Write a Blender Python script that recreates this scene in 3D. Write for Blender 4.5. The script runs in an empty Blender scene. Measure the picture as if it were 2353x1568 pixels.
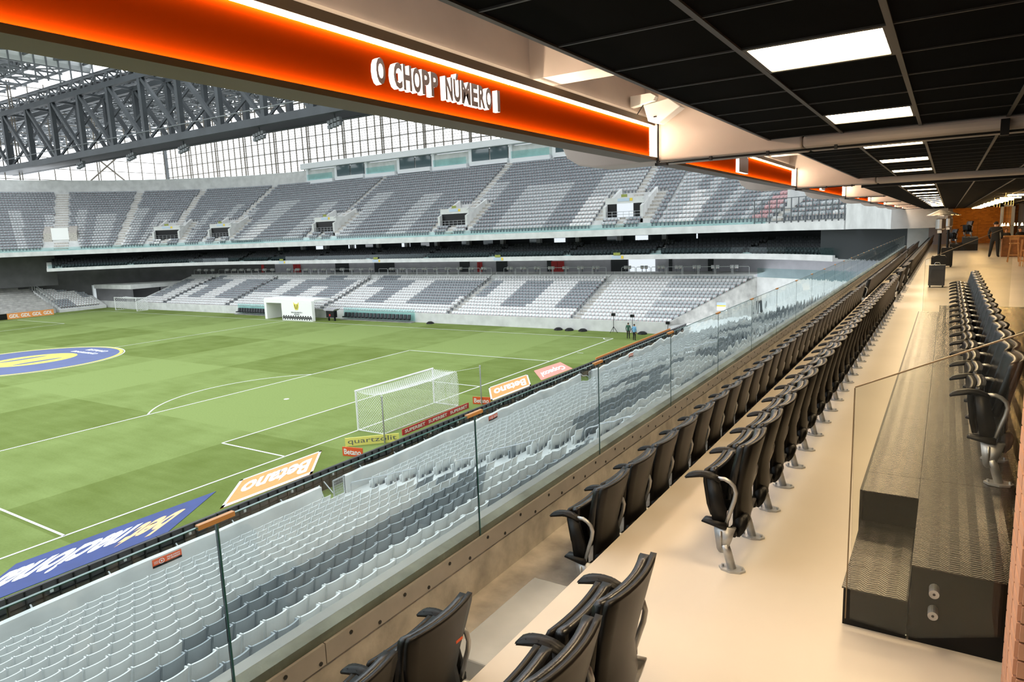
import bpy, bmesh, math, random
import numpy as np
from mathutils import Vector, Matrix, Euler
random.seed(7); rng = np.random.default_rng(7)
S = bpy.context.scene
COL = S.collection
PI = math.pi
# ------------------------------------------------------------------ camera
cam_d = bpy.data.cameras.new('camera'); cam = bpy.data.objects.new('camera', cam_d); COL.objects.link(cam)
cam_d.sensor_width = 36.0; cam_d.lens = 1561.573 / 2353 * 36.0
cam_d.clip_start = 0.05; cam_d.clip_end = 900
_r = Vector((0.8443, 0.5345, -0.0374)).normalized(); _f = Vector((-0.5333, 0.8315, -0.1552)).normalized()
_u = _r.cross(_f).normalized(); _r = _f.cross(_u).normalized()
cam.matrix_world = Matrix(((_r.x, _u.x, -_f.x, 29.6105), (_r.y, _u.y, -_f.y, -32.1841), (_r.z, _u.z, -_f.z, 11.4096), (0, 0, 0, 1)))
S.camera = cam
# ------------------------------------------------------------------ world, exposure
W = bpy.data.worlds.new('overcast_sky'); S.world = W; W.use_nodes = True
bg = W.node_tree.nodes['Background']; bg.inputs[0].default_value = (0.90, 0.955, 1.0, 1); bg.inputs[1].default_value = 2.9
S.view_settings.view_transform = 'Standard'; S.view_settings.look = 'None'
S.view_settings.exposure = 0.0; S.view_settings.gamma = 1.0; S.view_settings.use_curve_mapping = False
LAMP = 46.0          # ceiling panel emission
LED = 150.0           # sign edge strips
# ------------------------------------------------------------------ materials
def nd(nt, t, **kw):
    n = nt.nodes.new(t)
    for k, v in kw.items(): setattr(n, k, v)
    return n
def mat(name, col, rough=0.6, metal=0.0, var=0.0, scale=5.0, bump=0.0, bscale=None, spec=0.5, detail=4.0):
    m = bpy.data.materials.new(name); m.use_nodes = True; nt = m.node_tree
    p = nt.nodes['Principled BSDF']; p.inputs['Roughness'].default_value = rough; p.inputs['Metallic'].default_value = metal
    p.inputs['Specular IOR Level'].default_value = spec
    p.inputs['Base Color'].default_value = (*col, 1)
    if var or bump:
        tc = nd(nt, 'ShaderNodeTexCoord'); no = nd(nt, 'ShaderNodeTexNoise'); no.inputs['Scale'].default_value = scale; no.inputs['Detail'].default_value = detail
        nt.links.new(tc.outputs['Object'], no.inputs['Vector'])
        if var:
            r = nd(nt, 'ShaderNodeValToRGB'); a = [max(0, c * (1 - var)) for c in col]; b = [min(1, c * (1 + var)) for c in col]
            r.color_ramp.elements[0].position = 0.3; r.color_ramp.elements[1].position = 0.7
            r.color_ramp.elements[0].color = (*a, 1); r.color_ramp.elements[1].color = (*b, 1)
            nt.links.new(no.outputs['Fac'], r.inputs[0]); nt.links.new(r.outputs[0], p.inputs['Base Color'])
        if bump:
            n2 = no
            if bscale:
                n2 = nd(nt, 'ShaderNodeTexNoise'); n2.inputs['Scale'].default_value = bscale; nt.links.new(tc.outputs['Object'], n2.inputs['Vector'])
            bn = nd(nt, 'ShaderNodeBump'); bn.inputs['Strength'].default_value = bump; bn.inputs['Distance'].default_value = 0.02
            nt.links.new(n2.outputs['Fac'], bn.inputs['Height']); nt.links.new(bn.outputs[0], p.inputs['Normal'])
    return m
def emis(name, col, s):
    m = bpy.data.materials.new(name); m.use_nodes = True; nt = m.node_tree; nt.nodes.clear()
    e = nd(nt, 'ShaderNodeEmission'); e.inputs[0].default_value = (*col, 1); e.inputs[1].default_value = s
    o = nd(nt, 'ShaderNodeOutputMaterial'); nt.links.new(e.outputs[0], o.inputs[0]); return m
def glass(name, tint, refl=0.06, rough=0.0, wave=0.0, wscale=3.0, cap=0.5):
    m = bpy.data.materials.new(name); m.use_nodes = True; nt = m.node_tree; nt.nodes.clear()
    t = nd(nt, 'ShaderNodeBsdfTransparent'); t.inputs[0].default_value = (*tint, 1)
    g = nd(nt, 'ShaderNodeBsdfGlossy'); g.inputs['Roughness'].default_value = rough; g.inputs[0].default_value = (0.9, 0.97, 1, 1)
    lw = nd(nt, 'ShaderNodeFresnel'); lw.inputs['IOR'].default_value = 1.35
    mu = nd(nt, 'ShaderNodeMath', operation='MULTIPLY'); mu.inputs[1].default_value = refl / 0.0222
    mu.use_clamp = True
    mx = nd(nt, 'ShaderNodeMixShader'); o = nd(nt, 'ShaderNodeOutputMaterial')
    mn = nd(nt, 'ShaderNodeMath', operation='MINIMUM'); mn.inputs[1].default_value = cap
    nt.links.new(lw.outputs[0], mu.inputs[0]); nt.links.new(mu.outputs[0], mn.inputs[0]); nt.links.new(mn.outputs[0], mx.inputs[0])
    nt.links.new(t.outputs[0], mx.inputs[1]); nt.links.new(g.outputs[0], mx.inputs[2]); nt.links.new(mx.outputs[0], o.inputs[0])
    if wave:
        tc = nd(nt, 'ShaderNodeTexCoord'); no = nd(nt, 'ShaderNodeTexNoise'); no.inputs['Scale'].default_value = wscale; no.inputs['Detail'].default_value = 1
        nt.links.new(tc.outputs['Object'], no.inputs['Vector'])
        bn = nd(nt, 'ShaderNodeBump'); bn.inputs['Strength'].default_value = wave; bn.inputs['Distance'].default_value = 0.05
        nt.links.new(no.outputs['Fac'], bn.inputs['Height']); nt.links.new(bn.outputs[0], g.inputs['Normal'])
    return m
M = {}
M['concrete'] = mat('concrete', (0.42, 0.415, 0.39), 0.85, var=0.22, scale=1.3, bump=0.15, bscale=14)
M['concrete_light'] = mat('concrete_light', (0.62, 0.625, 0.61), 0.85, var=0.12, scale=0.9)
M['concrete_warm'] = mat('concrete_warm', (0.45, 0.42, 0.375), 0.8, var=0.30, scale=5.0, bump=0.2, bscale=20)
M['concrete_moss'] = mat('concrete_moss', (0.40, 0.40, 0.33), 0.9, var=0.35, scale=2.5, bump=0.3, bscale=25)
M['concrete_dark'] = mat('concrete_dark', (0.24, 0.235, 0.22), 0.85, var=0.2, scale=1.5)
M['soffit'] = mat('soffit_paint', (0.47, 0.40, 0.345), 0.6, var=0.08, scale=2.0)
M['floor_epoxy'] = mat('floor_epoxy', (0.60, 0.54, 0.46), 0.38, var=0.06, scale=0.8, spec=0.35)
M['plate_metal'] = mat('plate_metal', (0.47, 0.44, 0.405), 0.45, 0.3, var=0.08, scale=6)
M['bolt'] = mat('bolt_dark', (0.06, 0.06, 0.06), 0.4, 0.6)
M['black_leather'] = mat('black_leather', (0.005, 0.005, 0.0055), 0.30, bump=0.05, bscale=120)
M['shell'] = mat('dark_plastic_shell', (0.006, 0.005, 0.0045), 0.42, var=0.15, scale=8, spec=0.28)
M['galv'] = mat('galvanised_steel', (0.46, 0.47, 0.48), 0.42, 0.75, var=0.15, scale=18)
M['black'] = mat('black_paint', (0.006, 0.006, 0.0065), 0.45, spec=0.25)
M['tile_black'] = mat('ceiling_tile_black', (0.0022, 0.002, 0.002), 0.95, spec=0.06)
M['runner'] = mat('ceiling_runner', (0.05, 0.045, 0.04), 0.5)
M['tee'] = mat('ceiling_tee', (0.025, 0.022, 0.017), 0.5)
M['tread'] = mat('tread_plate', (0.2, 0.2, 0.2), 0.27, 0.9)
M['white_metal'] = mat('white_metal', (0.80, 0.80, 0.80), 0.4)
M['white_plastic'] = mat('white_plastic', (0.74, 0.72, 0.68), 0.45)
M['seat_white'] = mat('seat_white', (0.74, 0.75, 0.74), 0.38, var=0.05, scale=3)
M['seat_pale'] = mat('seat_pale', (0.50, 0.53, 0.54), 0.4, var=0.06, scale=3)
M['seat_grey'] = mat('seat_grey', (0.30, 0.33, 0.35), 0.4, var=0.08, scale=3)
M['seat_dark'] = mat('seat_dark', (0.13, 0.15, 0.18), 0.4, var=0.08, scale=3)
M['seat_black'] = mat('seat_black', (0.012, 0.014, 0.017), 0.5)
M['seat_red'] = mat('seat_red', (0.62, 0.38, 0.39), 0.4)
M['red_tag'] = mat('red_number_tag', (0.6, 0.05, 0.05), 0.5)
M['white_line'] = mat('line_paint', (0.75, 0.78, 0.74), 0.7)
M['led_back'] = mat('board_back', (0.020, 0.020, 0.022), 0.4, var=0.4, scale=2)
M['orange'] = mat('banner_orange', (0.80, 0.30, 0.08), 0.6, var=0.05)
M['pink'] = mat('banner_pink', (0.80, 0.30, 0.24), 0.6, var=0.05)
M['white_print'] = mat('print_white', (0.85, 0.85, 0.83), 0.6)
M['peach_print'] = mat('print_peach', (0.85, 0.52, 0.25), 0.6)
M['blue'] = mat('banner_blue', (0.022, 0.048, 0.20), 0.6, var=0.12, scale=1.2, bump=0.2)
M['navy'] = mat('banner_navy', (0.10, 0.13, 0.28), 0.6, var=0.08, scale=0.5)
M['yellow'] = mat('print_yellow', (0.75, 0.66, 0.12), 0.6)
M['yellow_board'] = mat('board_yellow', (0.90, 0.84, 0.22), 0.6)
M['red_board'] = mat('board_red', (0.52, 0.03, 0.04), 0.55)
M['orange_red'] = mat('board_orange_red', (0.75, 0.10, 0.02), 0.55)
M['grey_print'] = mat('print_grey', (0.14, 0.15, 0.15), 0.6)
M['sign_red'] = mat('sign_red_panel', (0.095, 0.0085, 0.0003), 0.9, spec=0.0)
M['gold'] = mat('sign_frame', (0.085, 0.048, 0.012), 0.5)
M['letter_face'] = mat('letter_face', (0.42, 0.35, 0.33), 0.5)
M['lamp'] = emis('lamp_panel', (1.0, 0.75, 0.44), LAMP)
M['tube'] = emis('tube_lamp', (1.0, 0.62, 0.24), 110)
M['bulb'] = emis('bulb', (1.0, 0.62, 0.25), 45)
M['spark'] = emis('string_light', (1.0, 0.5, 0.12), 8)
M['led'] = emis('led_strip', (1.0, 0.80, 0.58), LED)
M['led_soft'] = emis('led_edge', (1.0, 0.80, 0.58), 20)
M['led_letter'] = emis('led_letter', (1.0, 0.86, 0.76), 2.2)
M['steel_dark'] = mat('truss_steel', (0.034, 0.040, 0.044), 0.55, 0.2, var=0.2, scale=0.4)
M['steel_mid'] = mat('roof_steel', (0.12, 0.13, 0.135), 0.6, 0.1, var=0.2, scale=0.3)
M['mullion'] = mat('mullion', (0.15, 0.13, 0.10), 0.6)
M['louvre'] = mat('louvre', (0.40, 0.35, 0.28), 0.7)
M['roof_white'] = mat('roof_sheet', (0.72, 0.74, 0.75), 0.6)
M['box_white'] = mat('box_white', (0.78, 0.80, 0.81), 0.6)
M['brick_orange'] = mat('brick_orange', (0.42, 0.155, 0.028), 0.8, var=0.3, scale=3.0)
M['brick_pink'] = mat('brick_pink', (0.50, 0.27, 0.18), 0.8, var=0.15, scale=6)
M['mortar'] = mat('mortar', (0.22, 0.10, 0.04), 0.9)
M['wood'] = mat('wood', (0.30, 0.115, 0.035), 0.5, var=0.25, scale=6)
M['wood_light'] = mat('wood_light', (0.50, 0.24, 0.08), 0.5, var=0.2, scale=6)
M['rim'] = mat('glass_rim', (0.22, 0.16, 0.09), 0.4)
M['cap'] = mat('joint_cap', (0.62, 0.33, 0.12), 0.45)
M['suit'] = mat('suit_black', (0.010, 0.009, 0.009), 0.85)
M['skin'] = mat('skin', (0.55, 0.30, 0.19), 0.6)
M['hair'] = mat('hair_dark', (0.02, 0.012, 0.008), 0.7)
M['green_cloth'] = mat('green_jacket', (0.03, 0.09, 0.06), 0.8)
M['blue_cloth'] = mat('blue_bib', (0.15, 0.35, 0.55), 0.8)
M['heater_steel'] = mat('heater_steel', (0.42, 0.40, 0.38), 0.28, 0.9)
M['box_navy'] = mat('cart_navy', (0.018, 0.022, 0.035), 0.4)
M['wall_grey'] = mat('wall_grey', (0.40, 0.39, 0.42), 0.8, var=0.1, scale=0.8)
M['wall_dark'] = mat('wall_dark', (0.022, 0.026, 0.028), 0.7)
M['red_panel'] = mat('red_cabinet', (0.45, 0.02, 0.02), 0.6)
M['wall_charcoal'] = mat('wall_charcoal', (0.075, 0.075, 0.075), 0.8, var=0.2, scale=0.5)  # walls under the far left tiers, their shade put into the base colour
M['purple_wall'] = mat('wall_mauve', (0.27, 0.24, 0.25), 0.8)
M['glass_edge'] = mat('glass_edge', (0.05, 0.17, 0.17), 0.15)
M['glass'] = glass('balustrade_glass', (0.88, 0.945, 0.945), 0.012, 0.0, 0.7, 1.6, cap=0.20)
def wavy_glass(name, tint, wave):
    m = bpy.data.materials.new(name); m.use_nodes = True; nt = m.node_tree; nt.nodes.clear()
    t = nd(nt, 'ShaderNodeBsdfRefraction'); t.inputs[0].default_value = (*tint, 1); t.inputs['Roughness'].default_value = 0.0; t.inputs['IOR'].default_value = 1.45
    g = nd(nt, 'ShaderNodeBsdfGlossy'); g.inputs['Roughness'].default_value = 0.0
    mx = nd(nt, 'ShaderNodeMixShader'); o = nd(nt, 'ShaderNodeOutputMaterial'); lw = nd(nt, 'ShaderNodeFresnel'); lw.inputs['IOR'].default_value = 1.45
    mn = nd(nt, 'ShaderNodeMath', operation='MINIMUM'); mn.inputs[1].default_value = 0.13
    nt.links.new(lw.outputs[0], mn.inputs[0]); nt.links.new(mn.outputs[0], mx.inputs[0]); nt.links.new(t.outputs[0], mx.inputs[1]); nt.links.new(g.outputs[0], mx.inputs[2]); nt.links.new(mx.outputs[0], o.inputs[0])
    if wave:
        tc = nd(nt, 'ShaderNodeTexCoord'); mp = nd(nt, 'ShaderNodeMapping'); mp.inputs['Scale'].default_value = (1, 1.0, 0.55); nt.links.new(tc.outputs['Object'], mp.inputs[0])
        no = nd(nt, 'ShaderNodeTexNoise'); no.inputs['Scale'].default_value = 2.6; no.inputs['Detail'].default_value = 1; nt.links.new(mp.outputs[0], no.inputs['Vector'])
        bn = nd(nt, 'ShaderNodeBump'); bn.inputs['Strength'].default_value = 1.0; bn.inputs['Distance'].default_value = wave; nt.links.new(no.outputs['Fac'], bn.inputs['Height'])
        nt.links.new(bn.outputs[0], t.inputs['Normal']); nt.links.new(bn.outputs[0], g.inputs['Normal'])
    return m
M['glass_wavy'] = wavy_glass('wavy_balustrade_glass', (0.925, 0.97, 0.968), 0.0017)
M['glass_flat'] = wavy_glass('flat_balustrade_glass', (0.925, 0.97, 0.968), 0.0)
M['glass_clear'] = glass('clear_glass', (0.93, 0.93, 0.90), 0.03)
M['glass_teal'] = glass('teal_glass', (0.66, 0.84, 0.83), 0.008, cap=0.05)
M['glass_pale'] = glass('pale_teal_glass', (0.80, 0.93, 0.92), 0.008, cap=0.05)
M['window'] = mat('window_glass', (0.08, 0.12, 0.13), 0.06, spec=1.0)
M['window_bright'] = emis('daylight_opening', (0.86, 0.94, 1.0), 1.0)
M['net'] = mat('net_cord', (0.85, 0.86, 0.86), 0.7)
M['exit_green'] = mat('exit_sign', (0.25, 0.28, 0.05), 0.6)
M['plate_yellow'] = mat('plate_yellow', (0.75, 0.55, 0.05), 0.6)
M['plate_blue'] = mat('plate_blue', (0.45, 0.55, 0.65), 0.6)

def pitch_material():
    m = bpy.data.materials.new('turf'); m.use_nodes = True; nt = m.node_tree; p = nt.nodes['Principled BSDF']
    p.inputs['Roughness'].default_value = 0.9; p.inputs['Specular IOR Level'].default_value = 0.15
    tc = nd(nt, 'ShaderNodeTexCoord'); sx = nd(nt, 'ShaderNodeSeparateXYZ'); nt.links.new(tc.outputs['Object'], sx.inputs[0])
    def stripe(out, per, off):
        a = nd(nt, 'ShaderNodeMath', operation='ADD'); a.inputs[1].default_value = off + 1000 * per; nt.links.new(out, a.inputs[0])
        b = nd(nt, 'ShaderNodeMath', operation='DIVIDE'); b.inputs[1].default_value = per; nt.links.new(a.outputs[0], b.inputs[0])
        c = nd(nt, 'ShaderNodeMath', operation='FRACT'); nt.links.new(b.outputs[0], c.inputs[0])
        d = nd(nt, 'ShaderNodeMath', operation='GREATER_THAN'); d.inputs[1].default_value = 0.5; nt.links.new(c.outputs[0], d.inputs[0])
        return d.outputs[0]
    a = stripe(sx.outputs[0], 22.0, 5.5); b = stripe(sx.outputs[1], 27.0, -6.6)
    s = nd(nt, 'ShaderNodeMath', operation='ADD'); nt.links.new(a, s.inputs[0]); nt.links.new(b, s.inputs[1])
    h = nd(nt, 'ShaderNodeMath', operation='MULTIPLY'); h.inputs[1].default_value = 0.27; nt.links.new(s.outputs[0], h.inputs[0])
    n1 = nd(nt, 'ShaderNodeTexNoise'); n1.inputs['Scale'].default_value = 0.35; n1.inputs['Detail'].default_value = 6; nt.links.new(tc.outputs['Object'], n1.inputs['Vector'])
    mp = nd(nt, 'ShaderNodeMapping'); mp.inputs['Scale'].default_value = (0.25, 1.6, 1); nt.links.new(tc.outputs['Object'], mp.inputs[0])
    n2 = nd(nt, 'ShaderNodeTexNoise'); n2.inputs['Scale'].default_value = 1.2; n2.inputs['Detail'].default_value = 5; nt.links.new(mp.outputs[0], n2.inputs['Vector'])
    t = nd(nt, 'ShaderNodeMath', operation='MULTIPLY_ADD'); t.inputs[1].default_value = 0.72; nt.links.new(n1.outputs['Fac'], t.inputs[0]); nt.links.new(h.outputs[0], t.inputs[2])
    t2 = nd(nt, 'ShaderNodeMath', operation='MULTIPLY_ADD'); t2.inputs[1].default_value = 0.35; nt.links.new(n2.outputs['Fac'], t2.inputs[0]); nt.links.new(t.outputs[0], t2.inputs[2])
    r = nd(nt, 'ShaderNodeValToRGB'); e = r.color_ramp.elements
    e[0].position = 0.32; e[0].color = (0.105, 0.145, 0.024, 1); e[1].position = 1.12; e[1].color = (0.205, 0.272, 0.085, 1)
    e[1].position = 1.0
    nt.links.new(t2.outputs[0], r.inputs[0])
    # fine blade grain
    n3 = nd(nt, 'ShaderNodeTexNoise'); n3.inputs['Scale'].default_value = 9; n3.inputs['Detail'].default_value = 3; nt.links.new(tc.outputs['Object'], n3.inputs['Vector'])
    mx = nd(nt, 'ShaderNodeMix', data_type='RGBA', blend_type='MULTIPLY'); mx.inputs[0].default_value = 0.5
    r3 = nd(nt, 'ShaderNodeValToRGB'); r3.color_ramp.elements[0].color = (0.62, 0.62, 0.55, 1); r3.color_ramp.elements[1].color = (1.25, 1.25, 1.2, 1); nt.links.new(n3.outputs['Fac'], r3.inputs[0])
    nt.links.new(r.outputs[0], mx.inputs[6]); nt.links.new(r3.outputs[0], mx.inputs[7]); nt.links.new(mx.outputs[2], p.inputs['Base Color'])
    bn = nd(nt, 'ShaderNodeBump'); bn.inputs['Strength'].default_value = 0.4; nt.links.new(n3.outputs['Fac'], bn.inputs['Height']); nt.links.new(bn.outputs[0], p.inputs['Normal'])
    return m
M['turf'] = pitch_material()

# ------------------------------------------------------------------ mesh helpers
class MB:
    def __init__(s): s.v = []; s.f = []; s.m = []
    def quad(s, a, b, c, d, m=0):
        n = len(s.v); s.v += [a, b, c, d]; s.f.append((n, n + 1, n + 2, n + 3)); s.m.append(m); return s
    def poly(s, pts, m=0):
        n = len(s.v); s.v += [tuple(p) for p in pts]; s.f.append(tuple(range(n, n + len(pts)))); s.m.append(m); return s
    def box(s, x0, x1, y0, y1, z0, z1, m=0):
        n = len(s.v)
        s.v += [(x0, y0, z0), (x1, y0, z0), (x1, y1, z0), (x0, y1, z0), (x0, y0, z1), (x1, y0, z1), (x1, y1, z1), (x0, y1, z1)]
        for f in ((3, 2, 1, 0), (4, 5, 6, 7), (0, 1, 5, 4), (1, 2, 6, 5), (2, 3, 7, 6), (3, 0, 4, 7)):
            s.f.append(tuple(n + i for i in f)); s.m.append(m)
        return s
    def bar(s, a, b, w=0.05, h=None, m=0, up=(0, 0, 1)):
        a = Vector(a); b = Vector(b); d = (b - a)
        if d.length < 1e-6: return s
        d.normalize(); h = h or w; u = Vector(up)
        if abs(d.dot(u)) > 0.98: u = Vector((1, 0, 0))
        r = d.cross(u).normalized(); u = r.cross(d).normalized(); r = r * (w / 2); u = u * (h / 2)
        n = len(s.v)
        for p in (a, b):
            for q in (-r - u, r - u, r + u, -r + u): s.v.append(tuple(p + q))
        for f in ((0, 1, 2, 3), (7, 6, 5, 4), (0, 4, 5, 1), (1, 5, 6, 2), (2, 6, 7, 3), (3, 7, 4, 0)):
            s.f.append(tuple(n + i for i in f)); s.m.append(m)
        return s
    def tube(s, pts, r=0.02, k=8, m=0, cap=True):
        pts = [Vector(p) for p in pts]; rs = r if isinstance(r, (list, tuple)) else [r] * len(pts)
        n0 = len(s.v); pu = None
        for i, p in enumerate(pts):
            d = (pts[min(i + 1, len(pts) - 1)] - pts[max(i - 1, 0)]).normalized()
            if pu is None:
                u = Vector((0, 0, 1)) if abs(d.z) < 0.9 else Vector((1, 0, 0))
            else: u = pu
            rr = d.cross(u).normalized(); u = rr.cross(d).normalized(); pu = u
            for j in range(k):
                t = 2 * PI * j / k; s.v.append(tuple(p + rr * (math.cos(t) * rs[i]) + u * (math.sin(t) * rs[i])))
        for i in range(len(pts) - 1):
            for j in range(k):
                a = n0 + i * k + j; b = n0 + i * k + (j + 1) % k; s.f.append((a, b, b + k, a + k)); s.m.append(m)
        if cap:
            s.f.append(tuple(n0 + j for j in reversed(range(k)))); s.m.append(m)
            e = n0 + (len(pts) - 1) * k; s.f.append(tuple(e + j for j in range(k))); s.m.append(m)
        return s
    def prism(s, pts, axis, a, b, m=0):
        """polygon in the plane across axis, extruded from a to b. pts: xz for y, yz for x, xy for z"""
        n = len(s.v); k = len(pts)
        for t in (a, b):
            for p in pts:
                s.v.append({'y': (p[0], t, p[1]), 'x': (t, p[0], p[1]), 'z': (p[0], p[1], t)}[axis])
        s.f.append(tuple(n + i for i in range(k))); s.m.append(m)
        s.f.append(tuple(n + k + i for i in reversed(range(k)))); s.m.append(m)
        for i in range(k):
            j = (i + 1) % k; s.f.append((n + i, n + k + i, n + k + j, n + j)); s.m.append(m)
        return s
    def lathe(s, prof, c=(0, 0, 0), k=16, m=0):
        n = len(s.v)
        for r, z in prof:
            for j in range(k):
                t = 2 * PI * j / k; s.v.append((c[0] + r * math.cos(t), c[1] + r * math.sin(t), c[2] + z))
        for i in range(len(prof) - 1):
            for j in range(k):
                a = n + i * k + j; b = n + i * k + (j + 1) % k; s.f.append((a, b, b + k, a + k)); s.m.append(m)
        s.f.append(tuple(n + j for j in reversed(range(k)))); s.m.append(m)
        e = n + (len(prof) - 1) * k; s.f.append(tuple(e + j for j in range(k))); s.m.append(m)
        return s
    def mesh(s, name, mats, smooth=False, fixn=True):
        me = bpy.data.meshes.new(name); me.from_pydata([tuple(p) for p in s.v], [], s.f)
        for mm in (mats if isinstance(mats, (list, tuple)) else [mats]): me.materials.append(M[mm] if isinstance(mm, str) else mm)
        me.polygons.foreach_set('material_index', s.m)
        if smooth: me.polygons.foreach_set('use_smooth', [True] * len(s.f))
        if fixn:
            bm = bmesh.new(); bm.from_mesh(me); bmesh.ops.recalc_face_normals(bm, faces=bm.faces); bm.to_mesh(me); bm.free()
        me.update(); return me
    def build(s, name, mats, parent=None, loc=None, smooth=False, kind=None):
        o = bpy.data.objects.new(name, s.mesh(name, mats, smooth)); COL.objects.link(o)
        if parent: o.parent = parent
        if loc: o.location = loc
        if kind: o['kind'] = kind
        return o
def inst(name, me, parent=None, loc=(0, 0, 0), rz=0.0):
    o = bpy.data.objects.new(name, me); COL.objects.link(o); o.location = loc; o.rotation_euler = (0, 0, rz)
    if parent: o.parent = parent
    return o
def tag(o, label=None, cat=None, group=None, kind=None):
    if label: o['label'] = label
    if cat: o['category'] = cat
    if group: o['group'] = group
    if kind: o['kind'] = kind
    return o
def empty(name, loc=(0, 0, 0), rz=0.0, **kw):
    o = bpy.data.objects.new(name, None); COL.objects.link(o); o.location = loc; o.rotation_euler = (0, 0, rz); o.empty_display_size = 0.1
    return tag(o, **kw)
def struct(o, label=None, cat=None): return tag(o, label, cat, kind='structure')
def bevel(o, w=0.01, seg=2):
    b = o.modifiers.new('bevel', 'BEVEL'); b.width = w; b.segments = seg; b.limit_method = 'ANGLE'; b.angle_limit = 0.7; return o
_dg = None
def bake(o):
    """apply modifiers into a plain mesh"""
    dg = bpy.context.evaluated_depsgraph_get(); dg.update()
    me = bpy.data.meshes.new_from_object(o.evaluated_get(dg)); o.modifiers.clear(); old = o.data; o.data = me
    return o
_tc = {}
def text_mesh(txt, w=None, h=None, depth=0.004, mats=('white_print',), shear=0.0, bold=0.0, space=1.0):
    """letters as a mesh in the XY plane, centred, scaled to width w / height h"""
    cu = bpy.data.curves.new('txt', 'FONT'); cu.body = txt; cu.align_x = 'CENTER'; cu.align_y = 'CENTER'; cu.extrude = 0.02; cu.shear = shear; cu.offset = bold; cu.space_character = space
    cu.resolution_u = 3
    o = bpy.data.objects.new('txt', cu); COL.objects.link(o)
    dg = bpy.context.evaluated_depsgraph_get(); me = bpy.data.meshes.new_from_object(o.evaluated_get(dg))
    bpy.data.objects.remove(o); bpy.data.curves.remove(cu)
    v = np.zeros(len(me.vertices) * 3); me.vertices.foreach_get('co', v); v = v.reshape(-1, 3)
    lo, hi = v.min(0), v.max(0); v -= (lo + hi) / 2
    sx = (w / (hi[0] - lo[0])) if w else (h / (hi[1] - lo[1])); sy = (h / (hi[1] - lo[1])) if h else sx
    v *= np.array([sx, sy, depth / 0.04]); me.vertices.foreach_set('co', v.ravel())
    me.materials.clear()
    for mm in mats: me.materials.append(M[mm])
    if len(mats) > 1:
        for p in me.polygons: p.material_index = 0 if p.normal.z > 0.9 else 1
    me.update(); return me
def xf(me, mtx): me.transform(mtx); me.update(); return me
def basis(ex, ey, org):
    ex = Vector(ex); ey = Vector(ey); ez = ex.cross(ey).normalized()
    return Matrix(((ex.x, ey.x, ez.x, org[0]), (ex.y, ey.y, ez.y, org[1]), (ex.z, ey.z, ez.z, org[2]), (0, 0, 0, 1)))
# ================================================================== PITCH
b = MB().quad((-118, -48, 0), (6.9, -48, 0), (6.9, 38.5, 0), (-118, 38.5, 0))
pitch = struct(b.build('pitch', 'turf'), 'mown green football pitch with pale and dark mowing bands', 'pitch')
def strip(mb, a, b, w=0.12, z=0.012):
    a = Vector((a[0], a[1], 0)); b = Vector((b[0], b[1], 0)); d = (b - a).normalized(); n = Vector((-d.y, d.x, 0)) * (w / 2)
    mb.quad((a - n).to_tuple()[:2] + (z,), (b - n).to_tuple()[:2] + (z,), (b + n).to_tuple()[:2] + (z,), (a + n).to_tuple()[:2] + (z,))
def arc(mb, c, r, a0, a1, n=40, w=0.12, z=0.012):
    for i in range(n):
        t0 = a0 + (a1 - a0) * i / n; t1 = a0 + (a1 - a0) * (i + 1) / n
        q = [(c[0] + rr * math.cos(t), c[1] + rr * math.sin(t), z) for rr, t in ((r - w / 2, t0), (r + w / 2, t0), (r + w / 2, t1), (r - w / 2, t1))]
        mb.quad(*q)
def lines(*segs):
    mb = MB()
    for s in segs: strip(mb, *s)
    return mb
L = MB()
lines_ = [((0, -34), (0, 34)), ((-105, -34), (-105, 34)), ((-105, 34), (0, 34)), ((-105, -34), (0, -34)), ((-52.5, -34), (-52.5, 34))]
for sgn, x0 in ((-1, 0), (1, -105)):
    for d, hw in ((16.5, 20.16), (5.5, 9.16)):
        lines_ += [((x0, -hw), (x0 + sgn * d, -hw)), ((x0, hw), (x0 + sgn * d, hw)), ((x0 + sgn * d, -hw), (x0 + sgn * d, hw))]
for s in lines_: strip(L, *s)
arc(L, (-52.5, 0), 9.15, 0, 2 * PI, 80)
a0 = math.acos(5.5 / 9.15)
arc(L, (-11, 0), 9.15, PI - a0, PI + a0); arc(L, (-94, 0), 9.15, -a0, a0)
arc(L, (0, 34), 1.0, PI, 1.5 * PI, 10)
L.poly([(-11 + 0.2 * math.cos(i * PI / 6), 0.2 * math.sin(i * PI / 6), 0.012) for i in range(12)])
strip(L, (0.35, 24.85), (-0.0 + 1.0, 24.85), 0.1)
L.build('line_marking', 'white_line', pitch)
def ground_banner(name, quad, z=0.02):
    return MB().prism([p for p in quad], 'z', 0.0, z)
def bil(q, u, v):
    a, b, c, d = [Vector((p[0], p[1], 0)) for p in q]
    return (a * (1 - u) + b * u) * (1 - v) + (d * (1 - u) + c * u) * v
def print_on_quad(me, q, z, u0, u1, v0, v1):
    """map a flat mesh with its own bounds into the quad's u,v window"""
    v = np.zeros(len(me.vertices) * 3); me.vertices.foreach_get('co', v); v = v.reshape(-1, 3); lo, hi = v.min(0), v.max(0)
    for i, p in enumerate(me.vertices):
        u = u0 + (u1 - u0) * (v[i, 0] - lo[0]) / (hi[0] - lo[0]); w = v0 + (v1 - v0) * (v[i, 1] - lo[1]) / (hi[1] - lo[1])
        r = bil(q, u, w); p.co = (r.x, r.y, z + (0.004 if v[i, 2] > 0 else 0))
    me.update(); return me
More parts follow.
